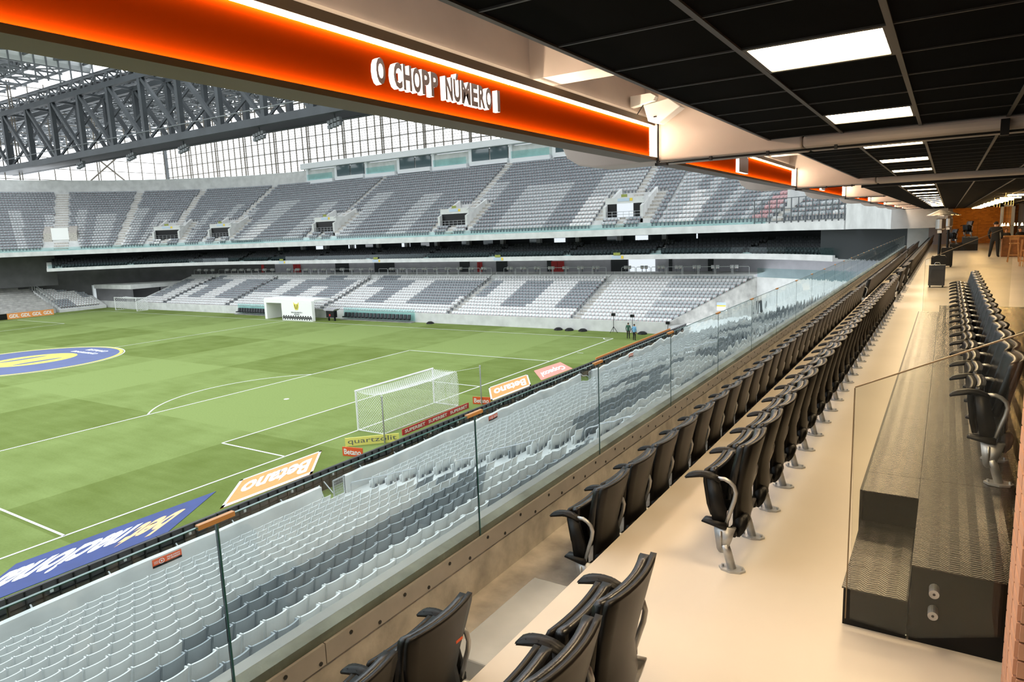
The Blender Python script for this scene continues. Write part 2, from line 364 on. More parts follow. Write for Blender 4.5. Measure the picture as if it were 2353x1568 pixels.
# quads listed so that u runs along the letters (towards -y) and v towards the letters' top (+x): seen from the pitch side
def big_banner(name, q, base, items, label, cat='banner', border=None):
    o = ground_banner(name, q).build(name, base); tag(o, label, cat)
    for txt, u0, u1, v0, v1, mt, sh in items:
        me = print_on_quad(text_mesh(txt, 1, 1, mats=(mt,), shear=sh, bold=0.035), q, 0.022, u0, u1, v0, v1); inst('lettering', me, o)
    if border:
        mb = MB()
        for (ua, ub, va, vb) in ((0, 1, 0, 0.05), (0, 1, 0.9, 1), (0, 0.035, 0, 1), (0.965, 1, 0, 1)):
            mb.quad(*[tuple(bil(q, u, v))[:2] + (0.023,) for u, v in ((ua, va), (ub, va), (ub, vb), (ua, vb))])
        mb.build('border', 'white_print', o)
    return o
big_banner('ground_banner', [(0.965 + 0.28, -14.155), (1.05, -22.3), (3.408, -25.2), (3.551, -17.903)], 'blue',
           [('bet', 0.10, 0.37, 0.28, 0.86, 'peach_print', 0.35), ('nacional', 0.36, 1.02, 0.22, 0.80, 'white_print', 0.35)],
           'blue cloth banner with betnacional lettering lying on the grass beside the corner')
big_banner('ground_banner', [(1.06, -7.525), (1.0, -12.658), (3.344, -15.407), (3.518, -10.367)], 'orange',
           [('Betano', 0.10, 0.90, 0.22, 0.80, 'white_print', 0.0)], 'orange Betano banner on the grass between the blue banner and the goal', border=True)
big_banner('ground_banner', [(1.1, 14.434), (0.9, 9.046), (3.412, 5.686), (3.498, 10.973)], 'orange',
           [('Betano', 0.10, 0.90, 0.25, 0.80, 'white_print', 0.0)], 'orange Betano banner on the grass next to the pink banner', border=True)
big_banner('ground_banner', [(1.1, 20.092), (0.85, 15.891), (3.315, 12.869), (3.431, 17.934)], 'pink',
           [('Copacol', 0.10, 0.90, 0.25, 0.80, 'white_print', 0.15)], 'faded pink Copacol banner lying on the grass')
# centre circle banner
cb = MB(); cb.poly([(-52.5 + 9.0 * math.cos(i * PI / 32), 9.0 * math.sin(i * PI / 32), 0.02) for i in range(64)])
cbo = tag(cb.build('centre_circle_banner', 'navy'), 'round navy cloth with a yellow rim covering the centre circle', 'banner')
r = MB(); arc(r, (-52.5, 0), 8.85, 0, 2 * PI, 64, 0.35, 0.024); r.build('rim', 'yellow', cbo)
def ell(c, rx, ry, n=40): return [(c[0] + rx * math.cos(2 * PI * i / n), c[1] + ry * math.sin(2 * PI * i / n)) for i in range(n)]
em = MB(); em.poly([(x, y, 0.024) for x, y in ell((-52.5, 0.6), 3.6, 4.2)]); em2 = em.build('emblem', 'yellow', cbo)
for sy in (-1, 1): MB().poly([(x, y, 0.027) for x, y in ell((-52.5 + sy * 1.7, 0.4), 0.45, 2.4)]).build('emblem_stroke', 'navy', em2)
for k, (tx, yy, ln) in enumerate((('BRASILEIRÃO', 5.7, 5.2), ('BETANO', 7.0, 4.0))):
    me = text_mesh(tx, ln, 0.75, bold=0.03); xf(me, basis((1, 0, 0), (0, 1, 0), (-52.0, yy, 0.026))); inst('lettering', me, cbo)

# small upright boards by the goal
def board(name, a, b, h, base, txt, tm, label, lean=0.0, tk=0.05, frac=0.62, bold=0.02, shear=0):
    a = Vector((a[0], a[1], 0)); b = Vector((b[0], b[1], 0)); ex = (b - a).normalized(); n = Vector((ex.y, -ex.x, 0))
    if n.x < 0: n = -n
    up = (Vector((0, 0, 1)) - n * lean).normalized(); o = MB(); q = []
    bot = [a + Vector((0, 0, 0.0)), b]; pts = [bot[0], bot[1], bot[1] + up * h, bot[0] + up * h]
    k = len(o.v); o.v += [tuple(p) for p in pts] + [tuple(p - n * tk) for p in pts]
    for f in ((0, 1, 2, 3), (7, 6, 5, 4), (0, 4, 5, 1), (1, 5, 6, 2), (2, 6, 7, 3), (3, 7, 4, 0)): o.f.append(f); o.m.append(0)
    ob = tag(o.build(name, base), label, 'board'); c = (pts[0] + pts[2]) / 2 + n * 0.006
    Lb = (b - a).length
    for i, (t, u0, u1) in enumerate(txt):
        me = text_mesh(t, Lb * (u1 - u0), h * frac, mats=(tm,), bold=bold, shear=shear)
        cc = a + ex * (Lb * (u0 + u1) / 2) + up * (h * 0.5) + n * 0.006
        xf(me, basis(ex, up, cc)); inst('lettering', me, ob)
    return ob
board('advert_board', (2.785, -7.611), (3.998, -7.344), 0.49, 'orange_red', [('Betano', .08, .92)], 'white_print', 'small red Betano board standing in front of the yellow board')
board('advert_board', (2.673, 4.546), (3.902, 4.871), 0.50, 'orange_red', [('Betano', .08, .92)], 'white_print', 'small red Betano board at the foot of the far net pole')
board('advert_board', (1.736, -6.414), (3.866, -4.309), 0.48, 'yellow_board', [('quartzolit', .05, .95)], 'grey_print', 'yellow quartzolit board leaning beside the goal', bold=0.0, frac=0.75)
board('advert_board', (3.261, -3.332), (3.062, 3.542), 0.36, 'red_board', [('SUPERBET', .03, .31), ('SUPERBET', .36, .64), ('SUPERBET', .69, .97)], 'white_print', 'long red SUPERBET board behind the goal net', frac=0.55)

# ------------------------------------------------------------------ goals
def goal(x0, sgn, label, y0=0.0, fine=True, rz=0):
    g = empty('goal', (x0, y0, 0), label=label, cat='goal')
    if rz: g.rotation_euler = (0, 0, rz)
    fm = MB().tube([(0, -3.66, 0), (0, -3.66, 2.44)], 0.06, 8).build('post', 'white_metal', g)
    MB().tube([(0, 3.66, 0), (0, 3.66, 2.44)], 0.06, 8).build('post', 'white_metal', g)
    MB().tube([(0, -3.72, 2.44), (0, 3.72, 2.44)], 0.06, 8).build('crossbar', 'white_metal', g)
    d = 2.1 * sgn; net = MB(); s = 0.18 if fine else 0.4; w = 0.012 if fine else 0.02
    yn, ztop = 3.66, 2.42
    def pt(u, v):   # back sheet: u along y, v up; sags a little
        return (d + sgn * 0.12 * math.sin(PI * v), -yn + 2 * yn * u, ztop * v * (1 - 0.04 * math.sin(PI * u)))
    nu, nv = int(2 * yn / s), int(ztop / s)
    def sheet(P, nu, nv):
        for i in range(nu):
            for j in range(nv):
                a = P(i / nu, j / nv); b_ = P((i + 0.5) / nu, (j + 0.5) / nv); c = P((i + 1) / nu, j / nv)
                dd = P(i / nu, (j + 1) / nv); e = P((i + 1) / nu, (j + 1) / nv)
                net.bar(a, b_, w); net.bar(c, b_, w); net.bar(b_, dd, w); net.bar(b_, e, w)
    sheet(pt, nu, nv)
    sheet(lambda u, v: (d * v, -yn + 2 * yn * u, 2.42 - 0.10 * math.sin(PI * u) - 0.12 * math.sin(PI * v)), nu, int(2.1 / s))
    for sy in (-yn, yn): sheet(lambda u, v: (d * u, sy, ztop * v), int(2.1 / s), nv)
    tag(net.build('net', 'net', g), kind='stuff')
    bb = MB()
    for sy in (-yn, yn): bb.bar((0, sy, 0.03), (d, sy, 0.03), 0.05)
    bb.bar((d, -yn, 0.03), (d, yn, 0.03), 0.05); bb.build('ground_frame', 'white_metal', g)
    return g
goal(0, 1, 'white goal with a hexagon net in front of the red SUPERBET board')
goal(-99, 1, 'small white training goal parked by the corner tunnel', y0=35.6, fine=False, rz=PI / 2)
bpy.context.view_layer.update()
for y, lb in ((4.64, 'grey net pole behind the goal, beside the red Betano board with the taut cord'), (-4.936, 'grey net pole standing in front of the yellow board')):
    p = empty('net_pole', (3.33, y, 0), label=lb, cat='pole')
    MB().tube([(0, 0, 0), (0, 0, 2.64)], 0.045, 8).build('pole', 'galv', p)
    MB().lathe([(0.06, 0), (0.06, 0.08), (0.0, 0.1)], (0, 0, 2.64), 8).build('pole_cap', 'galv', p)
    MB().tube([(0, 0, 2.6), (-1.2, -0.98 if y > 0 else 1.27, 2.42)], 0.008, 4).build('cord', 'net', p)

# ================================================================== LED BOARDS + FRONT WALL (near end)
y = -34.0; i = 0
for i in range(36):
    yy = -46 + i * 2.4
    e = empty('perimeter_board', (5.8, yy, 0), label='black perimeter screen seen from behind, standing along the goal end', cat='screen', group='perimeter screens behind the goal line')
    m_ = MB().box(0, 0.10, 0.01, 2.39, 0.05, 1.0); m_.box(0.10, 0.13, 0.01, 2.39, 0.97, 1.0); m_.build('cabinet', 'led_back', e)
    r_ = MB()
    for j in range(5): r_.box(0.10, 0.15, 0.02 + j * 0.475, 0.06 + j * 0.475, 0.08, 0.95)
    r_.box(0.10, 0.14, 0.02, 2.38, 0.5, 0.54); r_.build('back_rib', 'black', e)
    MB().box(0.1, 0.17, 1.15, 1.25, 0.62, 0.78).build('clip', 'galv', e)
    MB().bar((0.12, 0.6, 0.5), (0.7, 0.6, 0.02), 0.05).build('brace', 'galv', e)
AISLES = [(-38.3, -36.9), (-13.25, -11.75), (11.9, 13.4)]
def in_aisle(y, pad=0.0): return any(a - pad < y < b + pad for a, b in AISLES)
wl = MB(); ys = [-48] + [v for a in AISLES for v in a] + [38.0]
for k in range(0, len(ys), 2):
    wl.box(7.25, 7.47, ys[k], ys[k + 1], -0.3, 1.0)
struct(wl.build('wall_pitchside', 'concrete_light'), 'pale concrete wall at the front of the end stand', 'wall')
for k, (a, bb) in enumerate(AISLES):
    g = empty('wall_gate', (7.36, (a + bb) / 2, 0.15), label='grey mesh gate at the foot of an aisle of the end stand', cat='gate', group='pitchside gates')
    f_ = MB(); hw = (bb - a) / 2
    for z in (0.05, 0.85): f_.bar((0.0, -hw + .75, z), (0.0, hw, z), 0.05)
    for yv in (-hw + .75, hw): f_.bar((0.0, yv, 0.05), (0.0, yv, 0.85), 0.05)
    f_.build('frame', 'galv', g); f2 = MB()
    for j in range(12): f2.bar((0, -hw + .75 + j * 0.065, 0.06), (0, -hw + .75 + j * 0.065, 0.84), 0.012)
    for j in range(7): f2.bar((0, -hw + .75, 0.1 + j * 0.12), (0, hw, 0.1 + j * 0.12), 0.012)
    f2.build('mesh_infill', 'galv', g)
    MB().bar((-0.1, -hw + .05, 0.85), (-0.5, -hw + .6, 0), 0.05).build('brace', 'galv', g)
for yc in (-20.2, -0.1, 21.3):
    o = tag(MB().box(7.475, 7.49, yc - 0.5, yc + 0.5, 0.66, 0.95).build('warning_sign', 'orange_red'), 'orange sign reading fique atento ao gramado on the concrete front wall', 'sign', 'warning signs on the front wall')
    MB().box(7.49, 7.493, yc - 0.5, yc + 0.5, 0.66, 0.735).build('dark_band', 'black', o)
    for tx, zz in (('FIQUE ATENTO', 0.87), ('AO GRAMADO', 0.80)):
        me = text_mesh(tx, 0.48, 0.055, bold=0.02); xf(me, basis((0, 1, 0), (0, 0, 1), (7.494, yc + 0.2, zz))); inst('lettering', me, o)
    bl = MB()
    for j in range(16):
        t0, t1 = 2 * PI * j / 16, 2 * PI * (j + 1) / 16
        bl.quad(*[(7.494, yc - 0.22 + r * math.cos(t), 0.825 + r * math.sin(t)) for r, t in ((.07, t0), (.09, t0), (.09, t1), (.07, t1))])
    bl.poly([(7.494, yc - 0.22 + .035 * math.cos(2 * PI * j / 5 + PI / 2), 0.825 + .035 * math.sin(2 * PI * j / 5 + PI / 2)) for j in range(5)])
    for j in range(3): bl.quad((7.494, yc - .46, .79 + j * .035), (7.494, yc - .33, .79 + j * .035), (7.494, yc - .33, .80 + j * .035), (7.494, yc - .46, .80 + j * .035))
    bl.build('ball_icon', 'white_print', o)

# ================================================================== NEAR LOWER BOWL
NR = 19
def nx(k): return 8.53 + 0.93 * k
def nzt(k): return 1.0 + 0.29 * k + 0.00197 * k * k
def ntread(k): return nzt(k) - 0.78
YN0, YN1 = -44.0, 36.5
prof = [(7.47, -0.4), (7.47, ntread(0))]
for k in range(NR):
    xr = nx(k) + 0.12
    prof += [(xr, ntread(k)), (xr, ntread(k + 1) if k < NR - 1 else ntread(k))]
prof += [(prof[-1][0], -0.4)]
nb = MB(); n = len(prof)
for j in range(n - 1): nb.quad((prof[j][0], YN0, prof[j][1]), (prof[j][0], YN1, prof[j][1]), (prof[j + 1][0], YN1, prof[j + 1][1]), (prof[j + 1][0], YN0, prof[j + 1][1]))
nb.poly([(p[0], YN1, p[1]) for p in prof]); nb.poly([(p[0], YN0, p[1]) for p in reversed(prof)])
for a, bb in AISLES:
    for k in range(NR - 1):
        xr = nx(k) + 0.12; nb.box(xr - 0.42, xr, a + 0.1, bb - 0.1, ntread(k), (ntread(k) + ntread(k + 1)) / 2)
near_bowl = struct(nb.build('floor_end_stand', 'concrete_light'), 'pale concrete terrace steps of the end stand', 'terrace')
# stadium seat: faces -x, origin on the tread under the backrest
def curved_panel(mb, stations, hw, th, nseg=5, bow=0.035, m=0):
    """stations: (x, z, width factor). panel bowed towards +x in the middle"""
    n0 = len(mb.v)
    for (x, z, wf) in stations:
        for side in (0, 1):
            for j in range(nseg + 1):
                u = -1 + 2 * j / nseg; mb.v.append((x + bow * (1 - u * u) + (th if side else 0), u * hw * wf, z))
    c = 2 * (nseg + 1)
    for i in range(len(stations) - 1):
        for j in range(nseg):
            a = n0 + i * c + j; mb.f.append((a, a + 1, a + c + 1, a + c)); mb.m.append(m)
            a += nseg + 1; mb.f.append((a + 1, a, a + c, a + c + 1)); mb.m.append(m)
        for j in (0, nseg):
            a = n0 + i * c + j; bq = a + nseg + 1; mb.f.append((a, a + c, bq + c, bq) if j == 0 else (bq, bq + c, a + c, a)); mb.m.append(m)
    for i in (0, len(stations) - 1):
        for j in range(nseg):
            a = n0 + i * c + j; bq = a + nseg + 1; mb.f.append((a, bq, bq + 1, a + 1) if i == 0 else (a + 1, bq + 1, bq, a)); mb.m.append(m)
    return mb
def seat_parts(mname):
    bk = curved_panel(MB(), [(-0.055, 0.14, 0.80), (-0.05, 0.30, 0.92), (-0.02, 0.50, 0.97), (0.015, 0.66, 1.0), (0.05, 0.77, 1.0), (0.058, 0.785, 0.98)], 0.212, 0.035, 6, 0.034)
    for sy in (-1, 1): bk.prism([(-0.10, 0.30), (-0.03, 0.30), (0.06, 0.775), (-0.02, 0.77)], 'y', sy * 0.214 - 0.011, sy * 0.214 + 0.011)
    pn = curved_panel(MB(), [(-0.14, 0.22, 0.85), (-0.155, 0.36, 0.95), (-0.14, 0.50, 0.9), (-0.13, 0.52, 0.86)], 0.20, 0.035, 4, -0.01)
    br = MB().box(-0.10, 0.06, -0.03, 0.03, 0.0, 0.36); br.box(-0.1, 0.08, -0.2, 0.2, 0.33, 0.38)
    return bk.mesh('backrest_' + mname, mname), pn.mesh('pan_' + mname, mname), br.mesh('bracket_' + mname, 'seat_dark')
SP = {k: seat_parts(k) for k in ('seat_white', 'seat_grey')}
# cheap seat for the mass
def far_template():
    t = MB(); curved_panel(t, [(-0.02, 0.36, 0.95), (0.065, 0.785, 1.0)], 0.222, 0.03, 2, 0.045)
    t.box(-0.15, -0.10, -0.2, 0.2, 0.38, 0.68); t.box(-0.08, 0.05, -0.04, 0.04, 0.0, 0.36, 1)
    t.quad((-0.152, -0.04, 0.42), (-0.152, 0.04, 0.42), (-0.152, 0.04, 0.47), (-0.152, -0.04, 0.47), 2)
    return t
FT = far_template()
def bulk(name, P, ang, mi, mats, tpl=FT, parent=None, label=None, cat=None):
    """N copies of a low template in one mesh. mi: material slot of each copy; slot map: 0->mi, 1->bracket, 2->tag"""
    P = np.asarray(P, float); N = len(P); tv = np.array(tpl.v); nv = len(tv); ca, sa = np.cos(ang), np.sin(ang)
    V = np.empty((N, nv, 3)); V[:, :, 0] = tv[None, :, 0] * ca[:, None] - tv[None, :, 1] * sa[:, None] + P[:, 0:1]
    V[:, :, 1] = tv[None, :, 0] * sa[:, None] + tv[None, :, 1] * ca[:, None] + P[:, 1:2]; V[:, :, 2] = tv[None, :, 2] + P[:, 2:3]
    fl = np.array([len(f) for f in tpl.f]); fi = np.concatenate([np.array(f) for f in tpl.f]); nl = len(fi)
    loops = (fi[None, :] + (np.arange(N) * nv)[:, None]).ravel(); tot = np.tile(fl, N); st = np.concatenate([[0], np.cumsum(tot)[:-1]])
    me = bpy.data.meshes.new(name); me.vertices.add(N * nv); me.vertices.foreach_set('co', V.ravel())
    me.loops.add(N * nl); me.loops.foreach_set('vertex_index', loops.astype(np.int32)); me.polygons.add(N * len(fl))
    me.polygons.foreach_set('loop_start', st.astype(np.int32)); me.polygons.foreach_set('loop_total', tot.astype(np.int32))
    for mm in mats: me.materials.append(M[mm])
    tm = np.array(tpl.m); nm = len(mats)
    idx = np.where(tm[None, :] == 0, np.asarray(mi)[:, None], np.where(tm[None, :] == 1, nm - 2, nm - 1))
    me.polygons.foreach_set('material_index', idx.ravel().astype(np.int32)); me.update(calc_edges=True); me.validate()
    o = bpy.data.objects.new(name, me); COL.objects.link(o); o['kind'] = 'stuff'
    if parent: o.parent = parent
    if label: tag(o, label, cat)
    return o
SEATP = 0.48
def near_grey(k, j):
    b_ = (j // 9); h = (b_ * 7919 + 13) % 5
    if (k in (9, 10, 11) and (j + 3 * k) % 34 < 21) or (k in (13, 14) and (j + 5 * k) % 29 < 17): return True
    if k in (16, 17, 18, 19) and (j + 2 * k) % 23 < 12: return True
    if k in (6, 7, 8) and (j - 2 * k) % 41 < 12 and j > 60: return True
    return False
seats = []
for k in range(NR - 1):
    off = 0.24 * (k % 2)
    for j in range(int((YN1 - YN0) / SEATP) - 1):
        y = YN0 + 0.3 + j * SEATP + (off if False else 0)
        if in_aisle(y, 0.22): continue
        seats.append((nx(k) - 0.06, y, ntread(k), 1 if near_grey(k, j) else 0))
cw = cam.matrix_world.inverted(); FPX = 1561.573
def px(p):
    q = cw @ Vector(p)
    if q.z > -0.2: return None
    return (1176.5 + FPX * q.x / -q.z, 784 - FPX * q.y / -q.z, -q.z)
sc_ = []
for s in seats:
    q = px((s[0], s[1], s[2] + 0.75))
    # hidden behind the parapet edge?
    vis = False
    if q and -40 < q[0] < 2400 and -40 < q[1] < 1600:
        t = (29.61 - 26.95) / (29.61 - s[0]); zl = 11.41 + (s[2] + 0.75 - 11.41) * t; vis = zl > 9.5
    sc_.append((0 if vis else 1, q[2] if q else 999))
order = sorted(range(len(seats)), key=lambda i: sc_[i])
single = set(order[:290])
for i in order[:290]:
    x, y, z, g = seats[i]; bk, pn, br = SP['seat_grey' if g else 'seat_white']
    e = empty('stadium_seat', (x, y, z), label=('grey' if g else 'white') + ' plastic tip-up stadium seat in the end stand below the glass balustrade', cat='seat', group=('grey' if g else 'white') + ' seats of the end stand')
    inst('backrest', bk, e); inst('seat_pan', pn, e); inst('bracket', br, e)
rest = [seats[i] for i in range(len(seats)) if i not in single]
def mid_template():
    t = MB(); curved_panel(t, [(-0.055, 0.16, 0.85), (0.0, 0.60, 0.99), (0.058, 0.785, 0.98)], 0.214, 0.035, 4, 0.034)
    t.box(-0.15, -0.10, -0.19, 0.19, 0.22, 0.52); t.box(-0.08, 0.05, -0.04, 0.04, 0.0, 0.36, 1); return t
bulk('seat_rows', [r[:3] for r in rest], np.zeros(len(rest)), [r[3] for r in rest], ['seat_white', 'seat_grey', 'seat_dark', 'red_tag'], mid_template(),
     label='rows of white and grey tip-up seats filling the rest of the end stand', cat='seats')
# aisle handrails
for a, bb in AISLES[1:]:
    for k0 in (0, 6, 12):
        k1 = k0 + 4; y = (a + bb) / 2; e = empty('aisle_handrail', (nx(k0), y, ntread(k0)), label='bent grey handrail in an aisle of the end stand', cat='handrail', group='aisle handrails of the end stand')
        dx, dz = nx(k1) - nx(k0), ntread(k1) - ntread(k0)
        MB().tube([(0, 0, 0.0), (0, 0, 0.85), (0.06, 0, 0.93), (dx - 0.1, 0, dz + 0.93), (dx, 0, dz + 0.85), (dx, 0, dz)], 0.024, 6).build('rail', 'galv', e)
        for t in (0.35, 0.7): MB().tube([(dx * t, 0, dz * t - 0.1), (dx * t, 0, dz * t + 0.93)], 0.02, 6).build('upright', 'galv', e)
# ================================================================== DECK
FZ = 9.41; R1 = 9.07; YD0, YD1 = -37.0, 30.7
struct(MB().box(27.88, 38.0, YD0, YD1, 8.75, FZ).build('floor', 'floor_epoxy'), 'pale beige seamless floor of the hospitality deck', 'floor')
struct(MB().box(27.08, 27.88, YD0, YD1, 8.75, R1).build('floor_lower_step', 'concrete_warm'), 'worn concrete floor of the front seat row', 'floor')
par = MB().prism([(26.95, 8.2), (27.085, 8.2), (27.085, 9.487), (27.03, 9.511), (26.958, 9.511), (26.95, 9.50)], 'y', YD0, 26.2); par.quad((26.958, YD0, 9.5115), (27.03, YD0, 9.5115), (27.03, 26.2, 9.5115), (26.958, 26.2, 9.5115), 1)
struct(par.build('wall_parapet', ['concrete_moss', 'concrete']), 'low mossy concrete parapet outside the glass balustrade', 'parapet')
struct(MB().box(27.085, 27.10, YD0, 26.2, R1, 9.335).build('wall_front_upstand', 'concrete_warm'), 'stained concrete upstand below the metal plate', 'wall')
struct(MB().box(14.0, 38, YD0 - 12, 32.5, 8.2, 8.75).build('floor_slab', 'concrete_dark'), 'concrete slab carrying the hospitality deck', 'slab') if False else None
struct(MB().box(26.95, 38, YD0, 31.5, 8.2, 8.75).build('floor_slab', 'concrete_dark'), 'concrete slab carrying the hospitality deck', 'slab')
st = tag(MB().box(27.49, 27.88, -29.62, -28.72, R1, 9.24).build('step_block', 'concrete'), 'loose concrete step block in the gap of the front seat row', 'step'); bevel(st, 0.01)
# balustrade
bal = empty('glass_balustrade', (27.1, -31, 9.4), label='frameless glass balustrade bolted along the front of the deck', cat='balustrade')
def child(mb, name, mats, par_, **k):
    o = mb.build(name, mats, par_, **k); o.matrix_parent_inverse = Matrix.Translation(-par_.location); return o
joints = [-30.6 - 1.856 * 2 + 1.856 * i for i in range(32)]
pane = MB().box(-0.0065, 0.0065, 0.006, 1.850, 9.34, 10.275); pane.m[3] = 1; pane = pane.mesh('pane', ['glass_flat', 'glass_wavy'])
edge = MB(); edge.box(-0.0066, 0.0066, -0.0005, 0.0055, 9.34, 10.276); edge = edge.mesh('pane_edge', 'glass_edge')
tope = MB().box(-0.0066, 0.0066, 0.006, 1.85, 10.2755, 10.279).mesh('pane_top', 'glass_edge')
cap = MB().box(-0.011, 0.011, -0.085, 0.085, 10.266, 10.287).mesh('joint_cap', 'cap')
for yj in joints[:-1]:
    for nm, me in (('pane', pane), ('pane_edge', edge), ('pane_rim', tope), ('joint_cap', cap)):
        o = inst(nm, me, bal, (27.0925, yj, 0)); o.matrix_parent_inverse = Matrix.Translation(-bal.location)
for k in range(-1, 11):
    ya = -30.11 + 5.568 * (k - 1); child(MB().box(27.10, 27.116, ya + .003, ya + 5.565 if k < 10 else 26.2, 9.335, 9.445), 'base_plate', 'plate_metal', bal)
bm_ = MB().tube([(27.112, 0, 0), (27.1205, 0, 0)], 0.011, 10).mesh('bolt', 'bolt')
for i in range(150):
    o = inst('bolt', bm_, bal, (0, -31.19 + 0.2085 * i, 9.414 if i % 2 == 0 else 9.357)); o.matrix_parent_inverse = Matrix.Translation(-bal.location)
# ------------------------------------------------------------------ VIP seats
def shift(mb, dx=0, dy=0, dz=0): mb.v = [(a + dx, b_ + dy, c + dz) for a, b_, c in mb.v]; return mb
SY = 0.2485
def vip_meshes():
    d = {}
    st_ = [(-.058, .142, .62), (-.028, .19, .80), (-.016, .27, .86), (-.021, .40, .76), (-.004, .5, .83), (.018, .6, .93), (.045, .715, 1), (.050, .742, .99), (.056, .757, .965)]
    d['back_shell'] = shift(curved_panel(MB(), st_, .215, .026, 8, .03), 0, SY).mesh('back_shell', 'shell', True)
    st_ = [(-.062, .40, .84), (-.05, .48, .90), (-.022, .60, .95), (.001, .70, .985), (.006, .73, .98), (.016, .746, .95)]
    d['back_pad'] = shift(curved_panel(MB(), st_, .212, .040, 8, .03), 0, SY).mesh('back_pad', 'black_leather', True)
    st_ = [(-.150, .285, .86), (-.168, .36, .95), (-.186, .50, 1), (-.187, .56, .99), (-.180, .577, .96)]
    d['seat_shell'] = shift(curved_panel(MB(), st_, .208, .024, 8, .016), 0, SY).mesh('seat_shell', 'shell', True)
    st_ = [(-.118, .30, .86), (-.132, .37, .94), (-.150, .50, .98), (-.152, .568, .975), (-.145, .588, .94)]
    d['seat_pad'] = shift(curved_panel(MB(), st_, .206, .042, 8, .016), 0, SY).mesh('seat_pad', 'black_leather', True)
    a = MB(); top = [(-.285, .522), (-.275, .545), (-.235, .567), (-.18, .577), (-.13, .574), (-.075, .552)]; bot = [(-.07, .525), (-.12, .545), (-.18, .547), (-.24, .533)]
    a.prism(top + bot, 'y', -.026, .026); d['armrest'] = a.mesh('armrest', 'black')
    d['arm_tube'] = MB().tube([(-.085, 0, .548), (-.05, 0, .550), (-.02, 0, .537), (.005, 0, .513), (.016, 0, .477), (.008, 0, .43), (-.015, 0, .357), (-.052, 0, .235)], .0125, 8).mesh('arm_tube', 'galv', True)
    p = MB().prism([(-.150, .545), (-.085, .545), (-.035, .36), (-.045, .29), (-.115, .29)], 'y', -.018, .018); p.prism([(-.180, .275), (-.165, .295), (-.03, .29), (-.03, .25), (-.06, .25)], 'y', -.030, .030)
    d['side_panel'] = p.mesh('side_panel', 'black')
    b_ = MB().prism([(-.106, .25), (.019, .262), (-.005, .18), (-.028, .118), (-.048, .098), (-.072, .098), (-.088, .118)], 'y', -.017, .017); b_.prism([(-.075, .235), (-.055, .235), (-.055, .13), (-.07, .13)], 'y', -.023, .023)
    d['bracket'] = b_.mesh('bracket', 'galv')
    d['post'] = MB().tube([(-.045, 0, .15), (-.03, 0, .11), (0, 0, .004)], .025, 10).mesh('post', 'galv', True)
    pl = MB().prism([(.078 * math.cos(t) , .052 * math.sin(t)) for t in [2 * PI * i / 8 for i in range(8)]], 'z', 0, .012)
    for sx in (-.055, .055): pl.tube([(sx, 0, .012), (sx, 0, .026)], .008, 6)
    d['base_plate'] = pl.mesh('base_plate', 'galv')
    h = MB().prism([(.0, .295), (.05, .305), (.066, .275), (.05, .215), (.02, .178), (-.005, .20)], 'y', .05, .16); h.prism([(-.02, .26), (.01, .26), (.02, .2), (-.02, .2)], 'y', .0, .05)
    d['hinge_block'] = h.mesh('hinge_block', 'black')
    for nm, w in (('armrest', .007), ('side_panel', .004), ('bracket', .004), ('hinge_block', .006)):
        bm = bmesh.new(); bm.from_mesh(d[nm]); bmesh.ops.recalc_face_normals(bm, faces=bm.faces); bmesh.ops.bevel(bm, geom=bm.edges[:], offset=w, segments=2, affect='EDGES', clamp_overlap=True); bm.to_mesh(d[nm]); bm.free()
        d[nm].polygons.foreach_set('use_smooth', [True] * len(d[nm].polygons)); d[nm].update()
    return d
VM = vip_meshes()
SEAT_P = ('back_shell', 'back_pad', 'seat_shell', 'seat_pad'); ARM_P = ('armrest', 'arm_tube', 'side_panel', 'bracket', 'post', 'base_plate')
def joined(names, extra=()):
    mb = MB(); mats = []
    for nm, dy in [(n_, 0) for n_ in names] + list(extra):
        me = VM[nm]; mn = me.materials[0].name
        if mn not in mats: mats.append(mn)
        k = len(mb.v); mb.v += [(v.co.x, v.co.y + dy, v.co.z) for v in me.vertices]
        for p in me.polygons: mb.f.append(tuple(k + i for i in p.vertices)); mb.m.append(mats.index(mn))
    return mb.mesh('vip_seat_whole', [bpy.data.materials[m_] for m_ in mats], False, False)
WHOLE = joined(SEAT_P + ARM_P + ('hinge_block',))
def vip_seat(x, y, z, label, group, last=False, whole=False):
    if whole:
        o = inst('padded_seat', WHOLE, None, (x, y, z)); return tag(o, label, 'seat', group)
    e = empty('padded_seat', (x, y, z), label=label, cat='seat', group=group)
    for nm in SEAT_P + ARM_P + ('hinge_block',): inst(nm, VM[nm], e)
    if last:
        for nm in ARM_P: inst(nm, VM[nm], e, (0, .497, 0))
    return e
P_ = 0.497
SPECIAL = {(28.64, 4, True): 'black padded seat with a rolled top closing the second row before the gap', (27.81, 4, True): 'black padded seat closing the front row just before the loose step block'}
def vip_row(x, z, y0, n_, label, group):
    for i in range(n_):
        y = y0 + i * P_; lb, gr = label, group
        if (round(x, 2), i, y < -25) in SPECIAL: lb, gr = SPECIAL[(round(x, 2), i, y < -25)], None
        vip_seat(x, y, z, lb, gr, last=(i == n_ - 1), whole=(y > -6))
G1, G2, G3 = 'front row of black padded seats', 'second row of black padded seats', 'black padded seats on the tread plate platform'
L1 = 'folded black padded seat in the front row nearest the glass balustrade'; L2 = 'folded black padded seat in the row standing on the beige floor'
def nfit(a, b_): return int((b_ - a) / P_)
vip_row(27.81, R1, -29.872 - 5 * P_, 5, 'folded black padded seat in the front row before the step block', 'front row seats before the step block')
vip_row(28.64, FZ, -29.775 - 5 * P_, 5, 'folded black padded seat on the beige floor before the gap in the second row', 'second row seats before the gap')
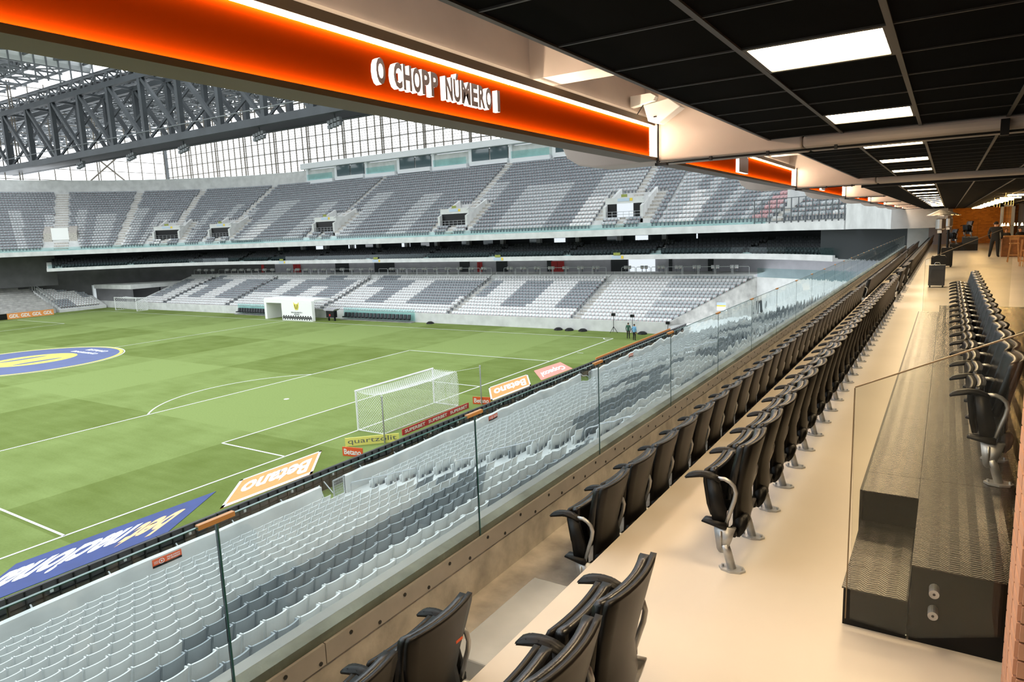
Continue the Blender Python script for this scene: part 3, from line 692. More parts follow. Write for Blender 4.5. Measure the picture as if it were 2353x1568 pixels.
SPECIAL.clear(); SPECIAL[(27.81, 0, True)] = 'end seat of the front row past the step block, its side frame and armrest bare'; SPECIAL[(28.64, 0, True)] = 'end seat of the row on the beige floor, its steel foot and armrest bare'; SPECIAL[(29.95, 0, True)] = 'end seat of the platform row, its grey bracket and foot facing the glass screen'
for a, b_ in ((-28.55, -12.4), (-11.25, 9.0), (10.2, 25.8)): vip_row(27.81, R1, a, nfit(a, b_), L1, G1)
for a, b_ in ((-28.366, -14.1), (-13.1, -11.5), (-10.56, -9.0), (-7.8, 29.5)): vip_row(28.64, FZ, a, nfit(a, b_), L2, G2)
vip_row(29.95, 9.80, -27.31, 17, 'folded black padded seat bolted to the tread plate platform', G3)
# ------------------------------------------------------------------ tread plate platform
def tread_mat():
    m = M['tread']; nt = m.node_tree; p = nt.nodes['Principled BSDF']; tc = nd(nt, 'ShaderNodeTexCoord'); sx = nd(nt, 'ShaderNodeSeparateXYZ'); nt.links.new(tc.outputs['Object'], sx.inputs[0])
    def mth(op, a, b_=None, clamp=False):
        n_ = nd(nt, 'ShaderNodeMath', operation=op); n_.use_clamp = clamp
        for i, q in enumerate((a, b_)):
            if q is None: continue
            if isinstance(q, (int, float)): n_.inputs[i].default_value = q
            else: nt.links.new(q, n_.inputs[i])
        return n_.outputs[0]
    k = 150.0
    u = mth('MULTIPLY', sx.outputs[0], k); v = mth('MULTIPLY', sx.outputs[1], k)
    a = mth('SINE', mth('ADD', u, v)); b_ = mth('SINE', mth('SUBTRACT', u, v)); cc = mth('SINE', mth('MULTIPLY', u, 0.5))
    h = mth('MAXIMUM', mth('MULTIPLY', mth('POWER', mth('ABSOLUTE', a), 6.0), mth('GREATER_THAN', cc, 0.0)), mth('MULTIPLY', mth('POWER', mth('ABSOLUTE', b_), 6.0), mth('LESS_THAN', cc, 0.0)))
    bn = nd(nt, 'ShaderNodeBump'); bn.inputs['Strength'].default_value = 0.5; bn.inputs['Distance'].default_value = 0.004; nt.links.new(h, bn.inputs['Height']); nt.links.new(bn.outputs[0], p.inputs['Normal'])
    r = nd(nt, 'ShaderNodeValToRGB'); r.color_ramp.elements[0].color = (0.07, 0.068, 0.065, 1); r.color_ramp.elements[1].color = (0.16, 0.15, 0.14, 1); nt.links.new(h, r.inputs[0]); nt.links.new(r.outputs[0], p.inputs['Base Color'])
tread_mat()
pf = empty('seating_platform', (29.26, -28.666, FZ), label='black tread plate platform with a corner step, carrying a row of seats', cat='platform')
def pchild(mb, nm, mt): return child(mb, nm, mt, pf)
fr = MB().box(29.55, 31.6, -28.66, -17.24, FZ, 9.79); fr.box(29.262, 29.55, -27.745, -18.3, FZ, 9.79); pchild(fr, 'frame', 'black')
pchild(MB().box(29.262, 29.54, -28.66, -27.746, FZ, 9.604), 'step_box', 'black'); pchild(MB().box(29.262, 29.54, -18.299, -17.4, FZ, 9.604), 'step_box', 'black')
pchild(MB().box(29.255, 29.535, -28.668, -27.755, 9.604, 9.61), 'tread_plate', 'tread')
ysm = [-28.668, -27.39, -25.916, -24.41, -22.99, -21.46, -20.0, -18.59, -17.24]
for i in range(len(ysm) - 1):
    a, b_ = ysm[i] + .003, ysm[i + 1] - .003
    pchild(MB().box(29.548, 31.6, a, b_, 9.79, 9.796), 'tread_plate', 'tread')
    a2, b2 = max(a, -27.752), min(b_, -18.3)
    if b2 > a2: pchild(MB().box(29.255, 29.544, a2, b2, 9.79, 9.796), 'tread_plate', 'tread')
pchild(MB().box(29.24, 29.2545, -27.75, -18.3, FZ + .01, 9.796), 'edge_trim', 'black')
def end_glass(y, lab):
    e = empty('glass_screen', (29.3, y, FZ), label=lab, cat='glass screen')
    pg = [(29.30, 9.475), (29.578, 9.46), (29.95, 9.58), (30.6, 9.62), (30.6, 11.25), (29.282, 10.64)]
    child(MB().prism(pg, 'y', y - .006, y + .006), 'pane', 'glass_clear', e)
    rim = MB(); rim.bar((29.282, y, 10.643), (30.6, y, 11.253), .012, .006); rim.bar((29.281, y, 9.475), (29.281, y, 10.64), .012, .005)
    child(rim, 'polished_edge', 'rim', e)
    for zz in (9.705, 9.598):
        child(MB().tube([(29.643, y - .02, zz), (29.643, y + .05, zz)], .021, 16), 'standoff', 'galv', e); child(MB().tube([(29.643, y - .022, zz), (29.643, y - .02, zz)], .006, 8), 'standoff_screw', 'bolt', e)
    return e
end_glass(-28.716, 'frameless glass screen with sloping top bolted to the near end of the seating platform')
end_glass(-17.2, 'frameless glass screen with sloping top at the far end of the seating platform')
# pillar at the frame edge
PX = 29.912
pil = struct(MB().box(PX, PX + .45, -29.25, -28.86, FZ, 12.2).build('wall_brick_pillar', 'mortar'), 'rough brick pillar beside the seating platform', 'pillar')
br1 = MB().box(0, .215, -.012, 0.0, 0, .062).mesh('brick', 'brick_pink'); br2 = MB().box(-.012, 0, 0, .18, 0, .062).mesh('brick', 'brick_pink')
for k in range(38):
    for j in range(2): inst('brick', br1, pil, (PX + j * .225, -29.25, FZ + .005 + k * .073))
    for j in range(2): inst('brick', br2, pil, (PX, -29.245 + j * .195, FZ + .005 + k * .073))
# ------------------------------------------------------------------ ceiling
CZ = 12.215; CX0 = 28.11; TX = 0.6165; TY = 0.6075
ce = struct(MB().box(CX0, 38, YD0, -16.8, CZ + .03, CZ + .12).build('ceiling', 'tile_black'), 'black tiled suspended ceiling over the near part of the deck', 'ceiling')
xs = [28.11, 28.745] + [28.745 + TX * i for i in range(1, 10)]
t_full = MB().box(.012, TX - .012, .012, TY - .012, CZ + .004, CZ + .03).mesh('ceiling_tile', 'tile_black')
t_edge = MB().box(.012, .635 - .012, .012, TY - .012, CZ + .004, CZ + .03).mesh('ceiling_tile', 'tile_black')
yt0 = -28.79 - 5 * TY; cells = [yt0 + j * TY for j in range(24)]
LY = [-28.79 + 4 * TY * k for k in range(-1, 5)]
for y in cells:
    for i in range(len(xs) - 1):
        if i == 1 and any(abs(y - l) < .1 for l in LY): continue
        inst('ceiling_tile', t_edge if i == 0 else t_full, ce, (xs[i], y, 0))
for i, x in enumerate(xs): MB().box(x - .013, x + .013, -36, -17.3, CZ - .006, CZ + .012).build('runner', 'runner' if i < 3 else 'runner', ce)
for y in cells: MB().box(CX0, 34.3, y - .006, y + .006, CZ - .002, CZ + .012).build('cross_tee', 'tee', ce)
CZ2 = 12.07
ce2 = struct(MB().box(CX0, 38, -16.8, YD1, CZ2 + .03, CZ2 + .12).build('ceiling_rear', 'tile_black'), 'lower black tiled ceiling over the far part of the deck', 'ceiling')
MB().box(CX0, 38, -16.81, -16.72, CZ2 - .01, CZ + .05).build('bulkhead', 'black', ce2)
t2 = MB()
for j in range(76):
    y = -16.7 + j * TY
    for i in range(len(xs) - 1): t2.box(xs[i] + .012, xs[i + 1] - .012, y + .012, y + TY - .012, CZ2 + .004, CZ2 + .03)
tag(t2.build('tile_field', 'tile_black', ce2), kind='stuff')
for x in xs[1:]: MB().box(x - .013, x + .013, -16.7, YD1, CZ2 - .006, CZ2 + .012).build('runner', 'runner', ce2)
lf = MB(); lf.box(0, TX, 0, .03, 0, .02); lf.box(0, TX, TY - .03, TY, 0, .02); lf.box(0, .03, .03, TY - .03, 0, .02); lf.box(TX - .03, TX, .03, TY - .03, 0, .02); lf = lf.mesh('light_frame', 'runner')
ldm = MB().quad((.03, .03, .006), (.03, TY - .03, .006), (TX - .03, TY - .03, .006), (TX - .03, .03, .006)).mesh('diffuser', 'lamp', fixn=False)
LY2 = [-16.35 + 2.43 * k for k in range(13)]
for y, z in [(l, CZ) for l in LY] + [(l, CZ2) for l in LY2]:
    e = empty('ceiling_light', (28.745, y, z - .004), label='square glowing light panel set in the black ceiling above the seats', cat='light', group='ceiling light panels')
    inst('frame', lf, e); inst('diffuser', ldm, e)
# ------------------------------------------------------------------ soffit, beams, signs
YB = [-32.9 + 7.8 * k for k in range(9)]
for k, y in enumerate(YB):
    pr_ = [(28.4, 12.112), (26.25, 12.112), (26.05, 12.145), (25.9, 12.24), (25.84, 12.36), (25.83, 12.45), (25.83, 13.3), (28.4, 13.3)]
    o = struct(MB().prism(pr_, 'y', y, y + .5).build('ceiling_beam', 'soffit'), 'concrete roof beam with a rounded outer end crossing above the balustrade', 'beam'); bevel(o, .02, 3)
    if y < -17:
        o2 = MB().box(28.4, 36, y, y + .5, 12.112, CZ + .02).build('beam_soffit', 'soffit', o); bevel(o2, .045, 4)
    xl = 9 if y < -17.5 else 1.05
    e = empty('conduit', (27.0, y - .03, 12.09), label='thin black conduit clipped under a concrete roof beam', cat='conduit', group='conduits under the roof beams')
    MB().tube([(-.02, 0, .02), (0, 0, .005), (.06, 0, 0), (xl, 0, 0)], .011, 6).build('pipe', 'black', e)
    for xx in ((.0, .55, 1.1, 1.7, 2.95) if xl > 5 else (.0, .55, 1.0)): MB().box(xx - .012, xx + .012, -.018, .028, -.018, .022).build('clip', 'black', e)
    MB().box(-.02, .1, -.05, .025, -.03, .0).build('junction_box', 'black', e)
    tag(MB().tube([(26.995, y - .028, 12.10), (26.995, y - .028, 12.5)], .011, 6).build('conduit_drop', 'black'), 'short upright black conduit at the end of a red sign', 'conduit', 'upright conduits at the sign ends')
    if y < -17.5: MB().prism([(2.93, -.03), (2.99, -.03), (2.99, .10), (2.93, .10)], 'y', -.03, 0.02).build('strap', 'black', e)
so = MB().box(26.85, 28.5, YD0, 29.6, 12.95, 13.25); so.box(26.70, 26.85, YD0, 29.6, 12.60, 13.25); so.box(25.9, 26.85, YD0, 29.6, 12.9, 13.25)
struct(so.build('ceiling_soffit', 'soffit'), 'plain concrete soffit above the illuminated signs', 'soffit')
for y in YB: struct(MB().box(26.85, 28.3, y - 2.385, y - 2.08, 12.57, 12.95).build('ceiling_rib', 'soffit'), 'short concrete rib between two roof beams', 'rib')
def text_chars(s, widths=None): return list(s)
def sign(yb, first):
    y0, y1 = yb + .52, yb + 7.79
    e = empty('illuminated_sign', (26.95, y0, 12.14), label='long red illuminated sign with O CHOPP NÚMERO 1 lettering above the balustrade' if first else 'long red illuminated sign without raised lettering above the balustrade', cat='sign', group=None if first else 'plain red illuminated signs')
    C_ = lambda mb, nm, mt: child(mb, nm, mt, e)
    C_(MB().box(26.80, 26.90, y0, y1, 12.15, 12.475), 'back_panel', 'sign_red')
    f_ = MB().box(26.78, 26.985, y0, y1, 12.118, 12.15); C_(f_, 'bottom_frame', 'gold')
    C_(MB().box(26.76, 26.955, y0, y1, 12.478, 12.535), 'top_frame', 'gold')
    C_(MB().box(26.902, 26.922, y0 + .02, y1 - .02, 12.468, 12.477), 'led_strip', 'led')
    C_(MB().box(26.902, 26.930, y0 + .02, y1 - .02, 12.1505, 12.155), 'led_strip', 'led')
    C_(MB().box(26.906, 26.925, y1 - .03, y1 - .012, 12.16, 12.46), 'led_strip', 'led_soft')
    C_(MB().box(26.87, 26.875, y0 + .02, y1 - .02, 12.536, 12.55), 'led_strip', 'led_soft')
    if first:
        yy = -29.31; hgt = .14; zc = 12.312
        def w(c): return {'I': .032, '1': .036, ' ': .05, 'M': .105, 'C': .075, 'Ú': .078}.get(c, .078)
        txt = 'O CHOPP NÚMERO 1'; tot = sum(w(c) + .012 for c in txt); k = 1.225 / tot
        for c in txt:
            ww = w(c) * k
            if c != ' ':
                hh = hgt * (1.22 if c == 'Ú' else 1.0)
                me = text_mesh(c, ww, hh, depth=.04, mats=('letter_face', 'led_letter'), bold=.04)
                xf(me, basis((0, 1, 0), (0, 0, 1), (26.945, yy + ww / 2, zc + (hh - hgt) / 2))); o = inst('letter', me, e); o.matrix_parent_inverse = Matrix.Translation(-e.location)
            yy += ww + .012 * k
    else:
        yl = yb + 4.2 - .8
        C_(MB().box(26.92, 26.965, yb + 3.4, yb + 3.95, 12.19, 12.43), 'logo_side', 'led_letter'); C_(MB().box(26.965, 26.968, yb + 3.405, yb + 3.945, 12.195, 12.425), 'logo_face', 'letter_face')
    return e
for k, y in enumerate(YB[:-1]): sign(y, k == 0)
# wall camera
cc = empty('wall_floodlight', (26.95, -25.45, 12.62), label='white boxy wall fitting on a bracket above the end of the lettered sign', cat='fitting')
child(MB().prism([(26.87, 12.72), (27.08, 12.725), (27.13, 12.69), (27.11, 12.655), (26.98, 12.63), (26.87, 12.615)], 'y', -25.56, -25.47), 'bracket', 'white_plastic', cc)
hs = MB().prism([(26.98, 12.63), (27.24, 12.665), (27.36, 12.575), (27.14, 12.44), (27.03, 12.47)], 'y', -25.50, -25.34); o = child(hs, 'housing', 'white_plastic', cc); bevel(o, .008)
child(MB().tube([(26.99, -25.52, 12.63), (26.95, -25.53, 12.57), (26.91, -25.53, 12.52)], .005, 5), 'cable', 'black', cc)
child(MB().box(27.09, 27.12, -25.506, -25.50, 12.50, 12.51), 'mark', 'black', cc)

mk = MB().box(.098, .100, .30, .345, .60, .612).mesh('sticker', 'orange_red')
for o in bpy.data.objects:
    if o.name.startswith('padded_seat') and o.get('label', '').startswith('black padded seat closing the front row'): inst('sticker', mk, o)
# ================================================================== DECK END, BAR, PEOPLE
def ray(u, v): return (_r * ((u - 1176.5) / FPX) - _u * ((v - 784) / FPX) + _f)
CP = cam.matrix_world.translation.copy()
def at(ax, val, u, v):
    d = ray(u, v); i = 'xyz'.index(ax); return CP + d * ((val - CP[i]) / d[i])
def brick_mat():
    m = bpy.data.materials.new('brick_wall_far'); m.use_nodes = True; nt = m.node_tree; p = nt.nodes['Principled BSDF']; p.inputs['Roughness'].default_value = .85
    tc = nd(nt, 'ShaderNodeTexCoord'); mp = nd(nt, 'ShaderNodeMapping'); mp.inputs['Rotation'].default_value = (PI / 2, 0, 0); nt.links.new(tc.outputs['Object'], mp.inputs[0])
    b_ = nd(nt, 'ShaderNodeTexBrick'); b_.inputs['Scale'].default_value = 2.4; b_.inputs['Color1'].default_value = (.66, .25, .03, 1); b_.inputs['Color2'].default_value = (.46, .16, .02, 1); b_.inputs['Mortar'].default_value = (.5, .22, .05, 1)
    b_.inputs['Mortar Size'].default_value = .015; nt.links.new(mp.outputs[0], b_.inputs[0]); nt.links.new(b_.outputs[0], p.inputs[0]); return m
M['brick_far'] = brick_mat()
struct(MB().box(29.85, 33.2, YD1, YD1 + .3, FZ, 12.25).build('wall_end_brick', 'brick_far'), 'orange brick wall closing the far end of the deck', 'wall')
struct(MB().box(28.35, 29.85, YD1 - .6, YD1 + .3, FZ, 12.2).build('wall_end_column', 'purple_wall'), 'broad grey column beside the orange brick wall', 'column')
struct(MB().box(26.9, 28.35, YD1, YD1 + .3, 8.5, 12.3).build('wall_end_concrete', 'concrete_light'), 'pale concrete end wall by the last seats', 'wall')
struct(MB().box(33.2, 38, 20.0, 20.3, FZ, 12.2).build('wall_bar_back', 'wall_grey'), 'grey panelled wall behind the bar', 'wall')
struct(MB().box(37.9, 38.2, YD0, 20, FZ, 12.3).build('wall_right', 'wood'), 'dark timber wall along the inner side of the deck', 'wall')
struct(MB().box(29, 38, YD0 - .2, YD0, FZ, 12.3).build('wall_behind', 'purple_wall'), 'plain wall closing the near end of the deck', 'wall')
struct(MB().box(33.2, 38, 24, 24.3, FZ, 12.3).build('wall_bar_end', 'wood'), 'dark wall behind the bar back room', 'wall'); struct(MB().box(33.0, 33.2, 20.3, YD1, FZ, 12.25).build('wall_bar_side', 'brick_far'), 'brick side wall past the bar', 'wall')
pw = struct(MB().box(32.3, 32.42, 19.4, 20.3, FZ, 12.05).build('trim_1', 'concrete_light'), 'white door frame beside the brick wall', 'trim')
MB().box(32.85, 32.97, 19.4, 20.3, FZ, 12.05).build('jamb', 'concrete_light', pw); MB().box(32.3, 32.97, 19.4, 20.3, 11.95, 12.05).build('lintel', 'concrete_light', pw)
for i in range(12): MB().box(33.2 + i * .33, 33.2 + i * .33 + .31, 19.96, 20.0, FZ, 12.0).build('panel', 'wall_grey', bpy.data.objects['wall_bar_back'])
# bar counter
bar = empty('bar_counter', (31.87, 9.0, FZ), label='dark wooden bar counter with a lit pale top', cat='counter')
child(MB().box(31.87, 34.5, 9.0, 9.7, FZ, 10.36), 'front', 'wood', bar); child(MB().box(31.95, 34.5, 8.95, 9.9, 10.36, 10.42), 'top', 'wood_light', bar)
for i in range(8): child(MB().box(31.9 + i * .32, 31.9 + i * .32 + .30, 8.985, 9.0, FZ + .04, 10.33), 'panel', 'wood', bar)
def stool(x, y, lab, slat=False):
    e = empty('bar_stool' if not slat else 'slatted_stool', (x, y, FZ), label=lab, cat='stool')
    if not slat:
        for sx in (-1, 1):
            for sy in (-1, 1): MB().bar((sx * .2, sy * .2, 0), (sx * .13, sy * .13, .78), .035).build('leg', 'wood_light', e)
        MB().box(-.17, .17, -.17, .17, .78, .82).build('seat', 'wood_light', e); b_ = MB()
        b_.bar((-.18, -.18, .3), (.18, -.18, .3), .025); b_.bar((-.18, .18, .3), (.18, .18, .3), .025); b_.build('foot_rail', 'wood_light', e)
        MB().box(-.17, .17, .13, .16, .95, 1.07).build('backrest', 'wood_light', e)
        for sx in (-.14, .14): MB().bar((sx, .14, .8), (sx, .15, 1.0), .03).build('back_post', 'wood_light', e)
    else:
        for i in range(9):
            t = PI * i / 8 + PI; MB().bar((.3 * math.cos(t) * 1.1, .3 * math.sin(t) * 1.1, 0), (.3 * math.cos(t), .3 * math.sin(t), 1.05), .05, .02).build('slat', 'wood_light', e)
        MB().lathe([(.28, .6), (.28, .64)], (0, 0, 0), 14).build('seat', 'wood_light', e); MB().lathe([(.30, .2), (.32, .2), (.32, .24), (.30, .24)], (0, 0, 0), 14).build('hoop', 'wood_light', e)
stool(32.05, 4.4, 'wooden bar stool with a low back in front of the bar counter'); stool(32.38, 1.3, 'slatted wooden tub stool next to the bar stool', True)
# ------------------------------------------------------------------ people
def person(name, loc, rz, label, shirt, legs, J=None, height=1.76, hair='hair', sit=False):
    """one skinned body; local +y is the way the person faces"""
    J = J or {}
    P = dict(pel=(0, 0, .94), sp=(0, .01, 1.15), ch=(0, 0, 1.34), nk=(0, .0, 1.50), hd0=(0, .015, 1.57), hd=(0, .02, 1.66), tp=(0, .01, 1.74),
             shL=(-.18, 0, 1.43), elL=(-.25, -.03, 1.15), wrL=(-.24, .08, .93), haL=(-.23, .10, .84), shR=(.18, 0, 1.43), elR=(.25, -.03, 1.15), wrR=(.24, .08, .93), haR=(.23, .10, .84),
             hpL=(-.09, 0, .90), knL=(-.10, .03, .49), anL=(-.11, -.02, .09), toL=(-.12, .13, .035), hpR=(.09, 0, .90), knR=(.10, .03, .49), anR=(.11, -.02, .09), toR=(.12, .13, .035))
    P.update(J)
    Rr = dict(pel=(.15, .11), sp=(.145, .105), ch=(.17, .115), nk=(.06, .06), hd0=(.075, .085), hd=(.085, .105), tp=(.055, .06), shL=.075, elL=.05, wrL=.036, haL=.035, shR=.075, elR=.05, wrR=.036, haR=.035,
              hpL=.10, knL=.07, anL=.05, toL=.04, hpR=.10, knR=.07, anR=.05, toR=.04)
    E_ = [('pel', 'sp'), ('sp', 'ch'), ('ch', 'nk'), ('nk', 'hd0'), ('hd0', 'hd'), ('hd', 'tp'), ('ch', 'shL'), ('shL', 'elL'), ('elL', 'wrL'), ('wrL', 'haL'), ('ch', 'shR'), ('shR', 'elR'), ('elR', 'wrR'), ('wrR', 'haR'),
          ('pel', 'hpL'), ('hpL', 'knL'), ('knL', 'anL'), ('anL', 'toL'), ('pel', 'hpR'), ('hpR', 'knR'), ('knR', 'anR'), ('anR', 'toR')]
    # five fingers on each hand, rooted in the palm
    for s_, sg in (('L', -1), ('R', 1)):
        h = Vector(P['ha' + s_]); w_ = Vector(P['wr' + s_]); d = (h - w_).normalized()
        side = d.cross(Vector((sg, 0, 0))).normalized() if abs(d.x) < .9 else Vector((0, 1, 0))
        for k, (o_, ln) in enumerate(((-.03, .07), (-.01, .085), (.01, .08), (.03, .065))):
            a, b_ = 'f%s%da' % (s_, k), 'f%s%db' % (s_, k); P[a] = tuple(h + side * o_ + d * .035); P[b_] = tuple(h + side * o_ + d * (.035 + ln) + Vector((-sg * .015, 0, 0))); Rr[a] = .010; Rr[b_] = .008; E_ += [('ha' + s_, a), (a, b_)]
        a, b_ = 't%sa' % s_, 't%sb' % s_; P[a] = tuple(h - d * .01 - side * .045); P[b_] = tuple(h + d * .04 - side * .065); Rr[a] = .012; Rr[b_] = .009; E_ += [('ha' + s_, a), (a, b_)]
    keys = list(P); me = bpy.data.meshes.new(name); me.from_pydata([P[k] for k in keys], [(keys.index(a), keys.index(b_)) for a, b_ in E_], [])
    o = bpy.data.objects.new(name, me); COL.objects.link(o)
    o.modifiers.new('skin', 'SKIN')
    for i, k in enumerate(keys):
        r = Rr[k]; me.skin_vertices[0].data[i].radius = (r, r) if not isinstance(r, tuple) else r
    me.skin_vertices[0].data[keys.index('pel')].use_root = True
    s2_ = o.modifiers.new('sub', 'SUBSURF'); s2_.levels = 1; s2_.render_levels = 1
    bake(o); me = o.data; me.materials.clear()
    for m_ in (shirt, legs, 'skin', 'black'): me.materials.append(M[m_])
    hL, hR = Vector(P['haL']), Vector(P['haR']); wL, wR = Vector(P['wrL']), Vector(P['wrR'])
    for p in me.polygons:
        c = p.center; i = 0 if c.z > P['pel'][2] - .02 else 1
        if c.z > P['nk'][2] + .01 and abs(c.x - P['nk'][0]) < .14: i = 2
        if min((c - hL).length, (c - hR).length) < .055 or ((c - hL).dot(hL - wL) > 0 and (c - hL).length < .16) or ((c - hR).dot(hR - wR) > 0 and (c - hR).length < .16): i = 2
        if c.z < .10 and i == 1: i = 3
        p.material_index = i; p.use_smooth = True
    sc = height / 1.79; o.scale = (sc, sc, sc); o.location = loc; o.rotation_euler = (0, 0, rz); tag(o, label, 'person')
    hd = Vector(P['hd']); hc = MB()
    for i in range(7):
        ph0, ph1 = PI / 2 - i * .26, PI / 2 - (i + 1) * .26
        for j in range(14):
            t0, t1 = 2 * PI * j / 14, 2 * PI * (j + 1) / 14
            if i >= 3 and math.sin((t0 + t1) / 2) > (.35 if i < 5 else -.1): continue
            q = [(hd.x + .092 * math.cos(ph) * math.cos(t), hd.y - .01 + .112 * math.cos(ph) * math.sin(t), hd.z - .01 + .118 * math.sin(ph)) for ph, t in ((ph0, t0), (ph0, t1), (ph1, t1), (ph1, t0))]
            hc.quad(*q)
    hc.build('hair', hair, o, smooth=True)
    for sg in (-1, 1):
        MB().lathe([(.006, -.012), (.012, 0), (.006, .012)], (hd.x + sg * .036, hd.y + .103, hd.z - .0), 6).build('eye', 'hair', o)
        MB().prism([(hd.y - .02, hd.z - .035), (hd.y + .02, hd.z - .02), (hd.y + .015, hd.z + .03), (hd.y - .02, hd.z + .025)], 'x', hd.x + sg * .088, hd.x + sg * .105).build('ear', 'skin', o)
    MB().prism([(hd.y + .10, hd.z - .0), (hd.y + .135, hd.z - .04), (hd.y + .10, hd.z - .045)], 'x', hd.x - .012, hd.x + .012).build('nose', 'skin', o)
    MB().box(hd.x - .025, hd.x + .025, hd.y + .098, hd.y + .112, hd.z - .072, hd.z - .064).build('mouth', 'red_panel', o)
    return o
sp_ = person('person', (31.57, 8.64, FZ), -.25, 'person in a black suit standing with their back turned beside the bar counter', 'suit', 'suit',
       dict(elL=(-.235, -.03, 1.15), wrL=(-.215, .10, .95), haL=(-.17, .16, .90), elR=(.235, -.03, 1.15), wrR=(.215, .10, .95), haR=(.17, .16, .90), knL=(-.13, .03, .49), anL=(-.17, 0, .09), toL=(-.2, .14, .035), anR=(.13, -.02, .09), toR=(.15, .13, .035)))
sp_.scale.x *= 1.18
person('person', (32.10, 10.5, FZ), PI, 'person with short hair behind the bar counter, hidden up to the chin', 'suit', 'suit', height=1.36)
person('person', (32.66, 10.5, FZ), PI + .3, 'person in dark clothing seated behind the bar counter beside the lamps', 'suit', 'suit', height=1.38)
pp = at('z', 0, 1506, 790); person('person', (1.6, pp.y + 2, 0), .2, 'person in a dark green jacket standing on the grass by the corner', 'green_cloth', 'suit')
person('person', (2.6, pp.y + 1.2, 0), -.2, 'person in a dark jacket with a pale blue back at the corner', 'blue_cloth', 'suit')
# ------------------------------------------------------------------ patio heaters and cart
def heater(x, y, lab, group=None):
    e = empty('patio_heater', (x, y, FZ), label=lab, cat='heater')
    MB().prism([(-.205, .06), (.205, .06), (.205, .74), (.17, .80), (-.17, .80), (-.205, .74)], 'y', -.2, .2).build('base_cabinet', 'black', e)
    for sx in (-.15, .15): MB().tube([(sx, -.17, .04), (sx, -.13, .04)], .04, 8).build('wheel', 'black', e)
    MB().tube([(0, 0, .8), (0, 0, 1.6)], .045, 10).build('pole', 'black', e)
    MB().lathe([(.085, 1.55), (.085, 1.62), (.14, 1.66), (.14, 1.96), (.12, 1.98)], (0, 0, 0), 14).build('burner', 'heater_steel', e)
    MB().box(-.08, .04, -.16, -.1, 1.52, 1.6).build('label_plate', 'white_plastic', e)
    MB().lathe([(.02, 2.27), (.06, 2.25), (.40, 2.10), (.405, 2.08), (.36, 2.085), (.05, 2.20)], (0, 0, 0), 22).build('reflector', 'heater_steel', e)
    for t in (0, 2.1, 4.2): MB().tube([(.1 * math.cos(t), .1 * math.sin(t), 1.96), (.1 * math.cos(t), .1 * math.sin(t), 2.2)], .008, 5).build('stay', 'galv', e)
heater(29.40, -6.0, 'black patio heater with a pale metal hood standing behind the dark cart'); heater(29.62, 1.0, 'black patio heater farther along, half hidden by the first heater')
ct = empty('service_cart', (29.40, -8.7, FZ), label='dark ribbed box cart on small feet in front of the patio heater', cat='cart')
MB().box(-.205, .205, -.18, .2, .06, .65).build('body', 'box_navy', ct)
for i in range(9): MB().box(-.195 + i * .045, -.175 + i * .045, -.19, -.18, .08, .63).build('rib', 'box_navy', ct)
for sx in (-.16, .16): MB().box(sx - .02, sx + .02, -.15, -.1, 0, .06).build('foot', 'black', ct)
MB().tube([(-.08, -.1, .65), (-.05, -.1, .72), (.05, -.1, .72), (.08, -.1, .65)], .012, 6).build('handle', 'galv', ct)
# second platform with two seats
p2 = empty('far_platform', (29.75, 17.3, FZ), label='dark stepped platform against the brick wall carrying two demo seats', cat='platform')
child(MB().box(29.75, 31.16, 17.3, 21, FZ, 9.80), 'lower_level', 'black', p2); child(MB().box(30.4, 31.16, 17.32, 21, 9.80, 10.18), 'upper_level', 'wall_dark', p2)
o = vip_seat(30.1, 18.0, 9.80, 'single black padded seat on the lower level of the far platform', None, True); o.scale = (1.2, 1.2, 1.2); o.rotation_euler = (0, 0, .5)
o = vip_seat(30.85, 18.3, 10.18, 'single black padded seat on the upper level of the far platform', None, True); o.scale = (1.3, 1.3, 1.3); o.rotation_euler = (0, 0, .5)
child(MB().box(31.10, 31.115, 17.28, 18.6, 10.18, 11.3), 'glass_side', 'glass_clear', p2)
# bar lights
for i, (y, xa) in enumerate([(-6.0, 31.1), (-2.3, 31.1), (1.0, 31.1), (4.0, 31.1), (7.0, 31.08), (10.0, 31.05), (14.0, 31.05), (18.0, 31.05), (22.0, 31.0), (25.5, 31.0), (28.5, 31.0)]):
    e = empty('tube_light', (xa, y, 12.02), label='bare white tube light hung below the black ceiling in front of the bar', cat='light', group='tube lights near the bar')
    MB().tube([(0, 0, 0), (.6, 0, 0)], .022, 8).build('tube', 'tube', e); MB().box(0, .6, -.03, .03, .02, .045).build('housing', 'black', e)
for i, (x, y) in enumerate([(31.83, 9.0), (31.94, 9.3), (32.05, 9.0), (32.33, 9.2), (32.44, 9.2), (32.6, 9.0)]):
    e = empty('pendant_lamp', (x, y, 10.98), label='small glowing pendant lamp hanging above the bar counter', cat='lamp', group='pendant lamps over the bar')
    big = i in (0, 2, 5); r = .055 if big else .025
    MB().lathe([(r, -.07), (r * .55, .02), (.01, .06)], (0, 0, 0), 10).build('shade', 'bulb', e); MB().tube([(0, 0, .06), (0, 0, 1.1)], .004, 4).build('cord', 'black', e)
sl = MB()
for i in range(7):
    x0, y0 = 31.0 + .16 * (i % 4), -7 + 1.5 * i
    for k in range(26): 
        z = 12.068 - k * .013 - .004 * random.random(); sl.box(x0 - .004, x0 + .004, y0 - .004, y0 + .004, z - .003, z + .003)
tag(sl.build('string_lights', 'spark'), 'strands of tiny amber string lights hanging from the ceiling near the bar', 'string lights', kind='stuff')
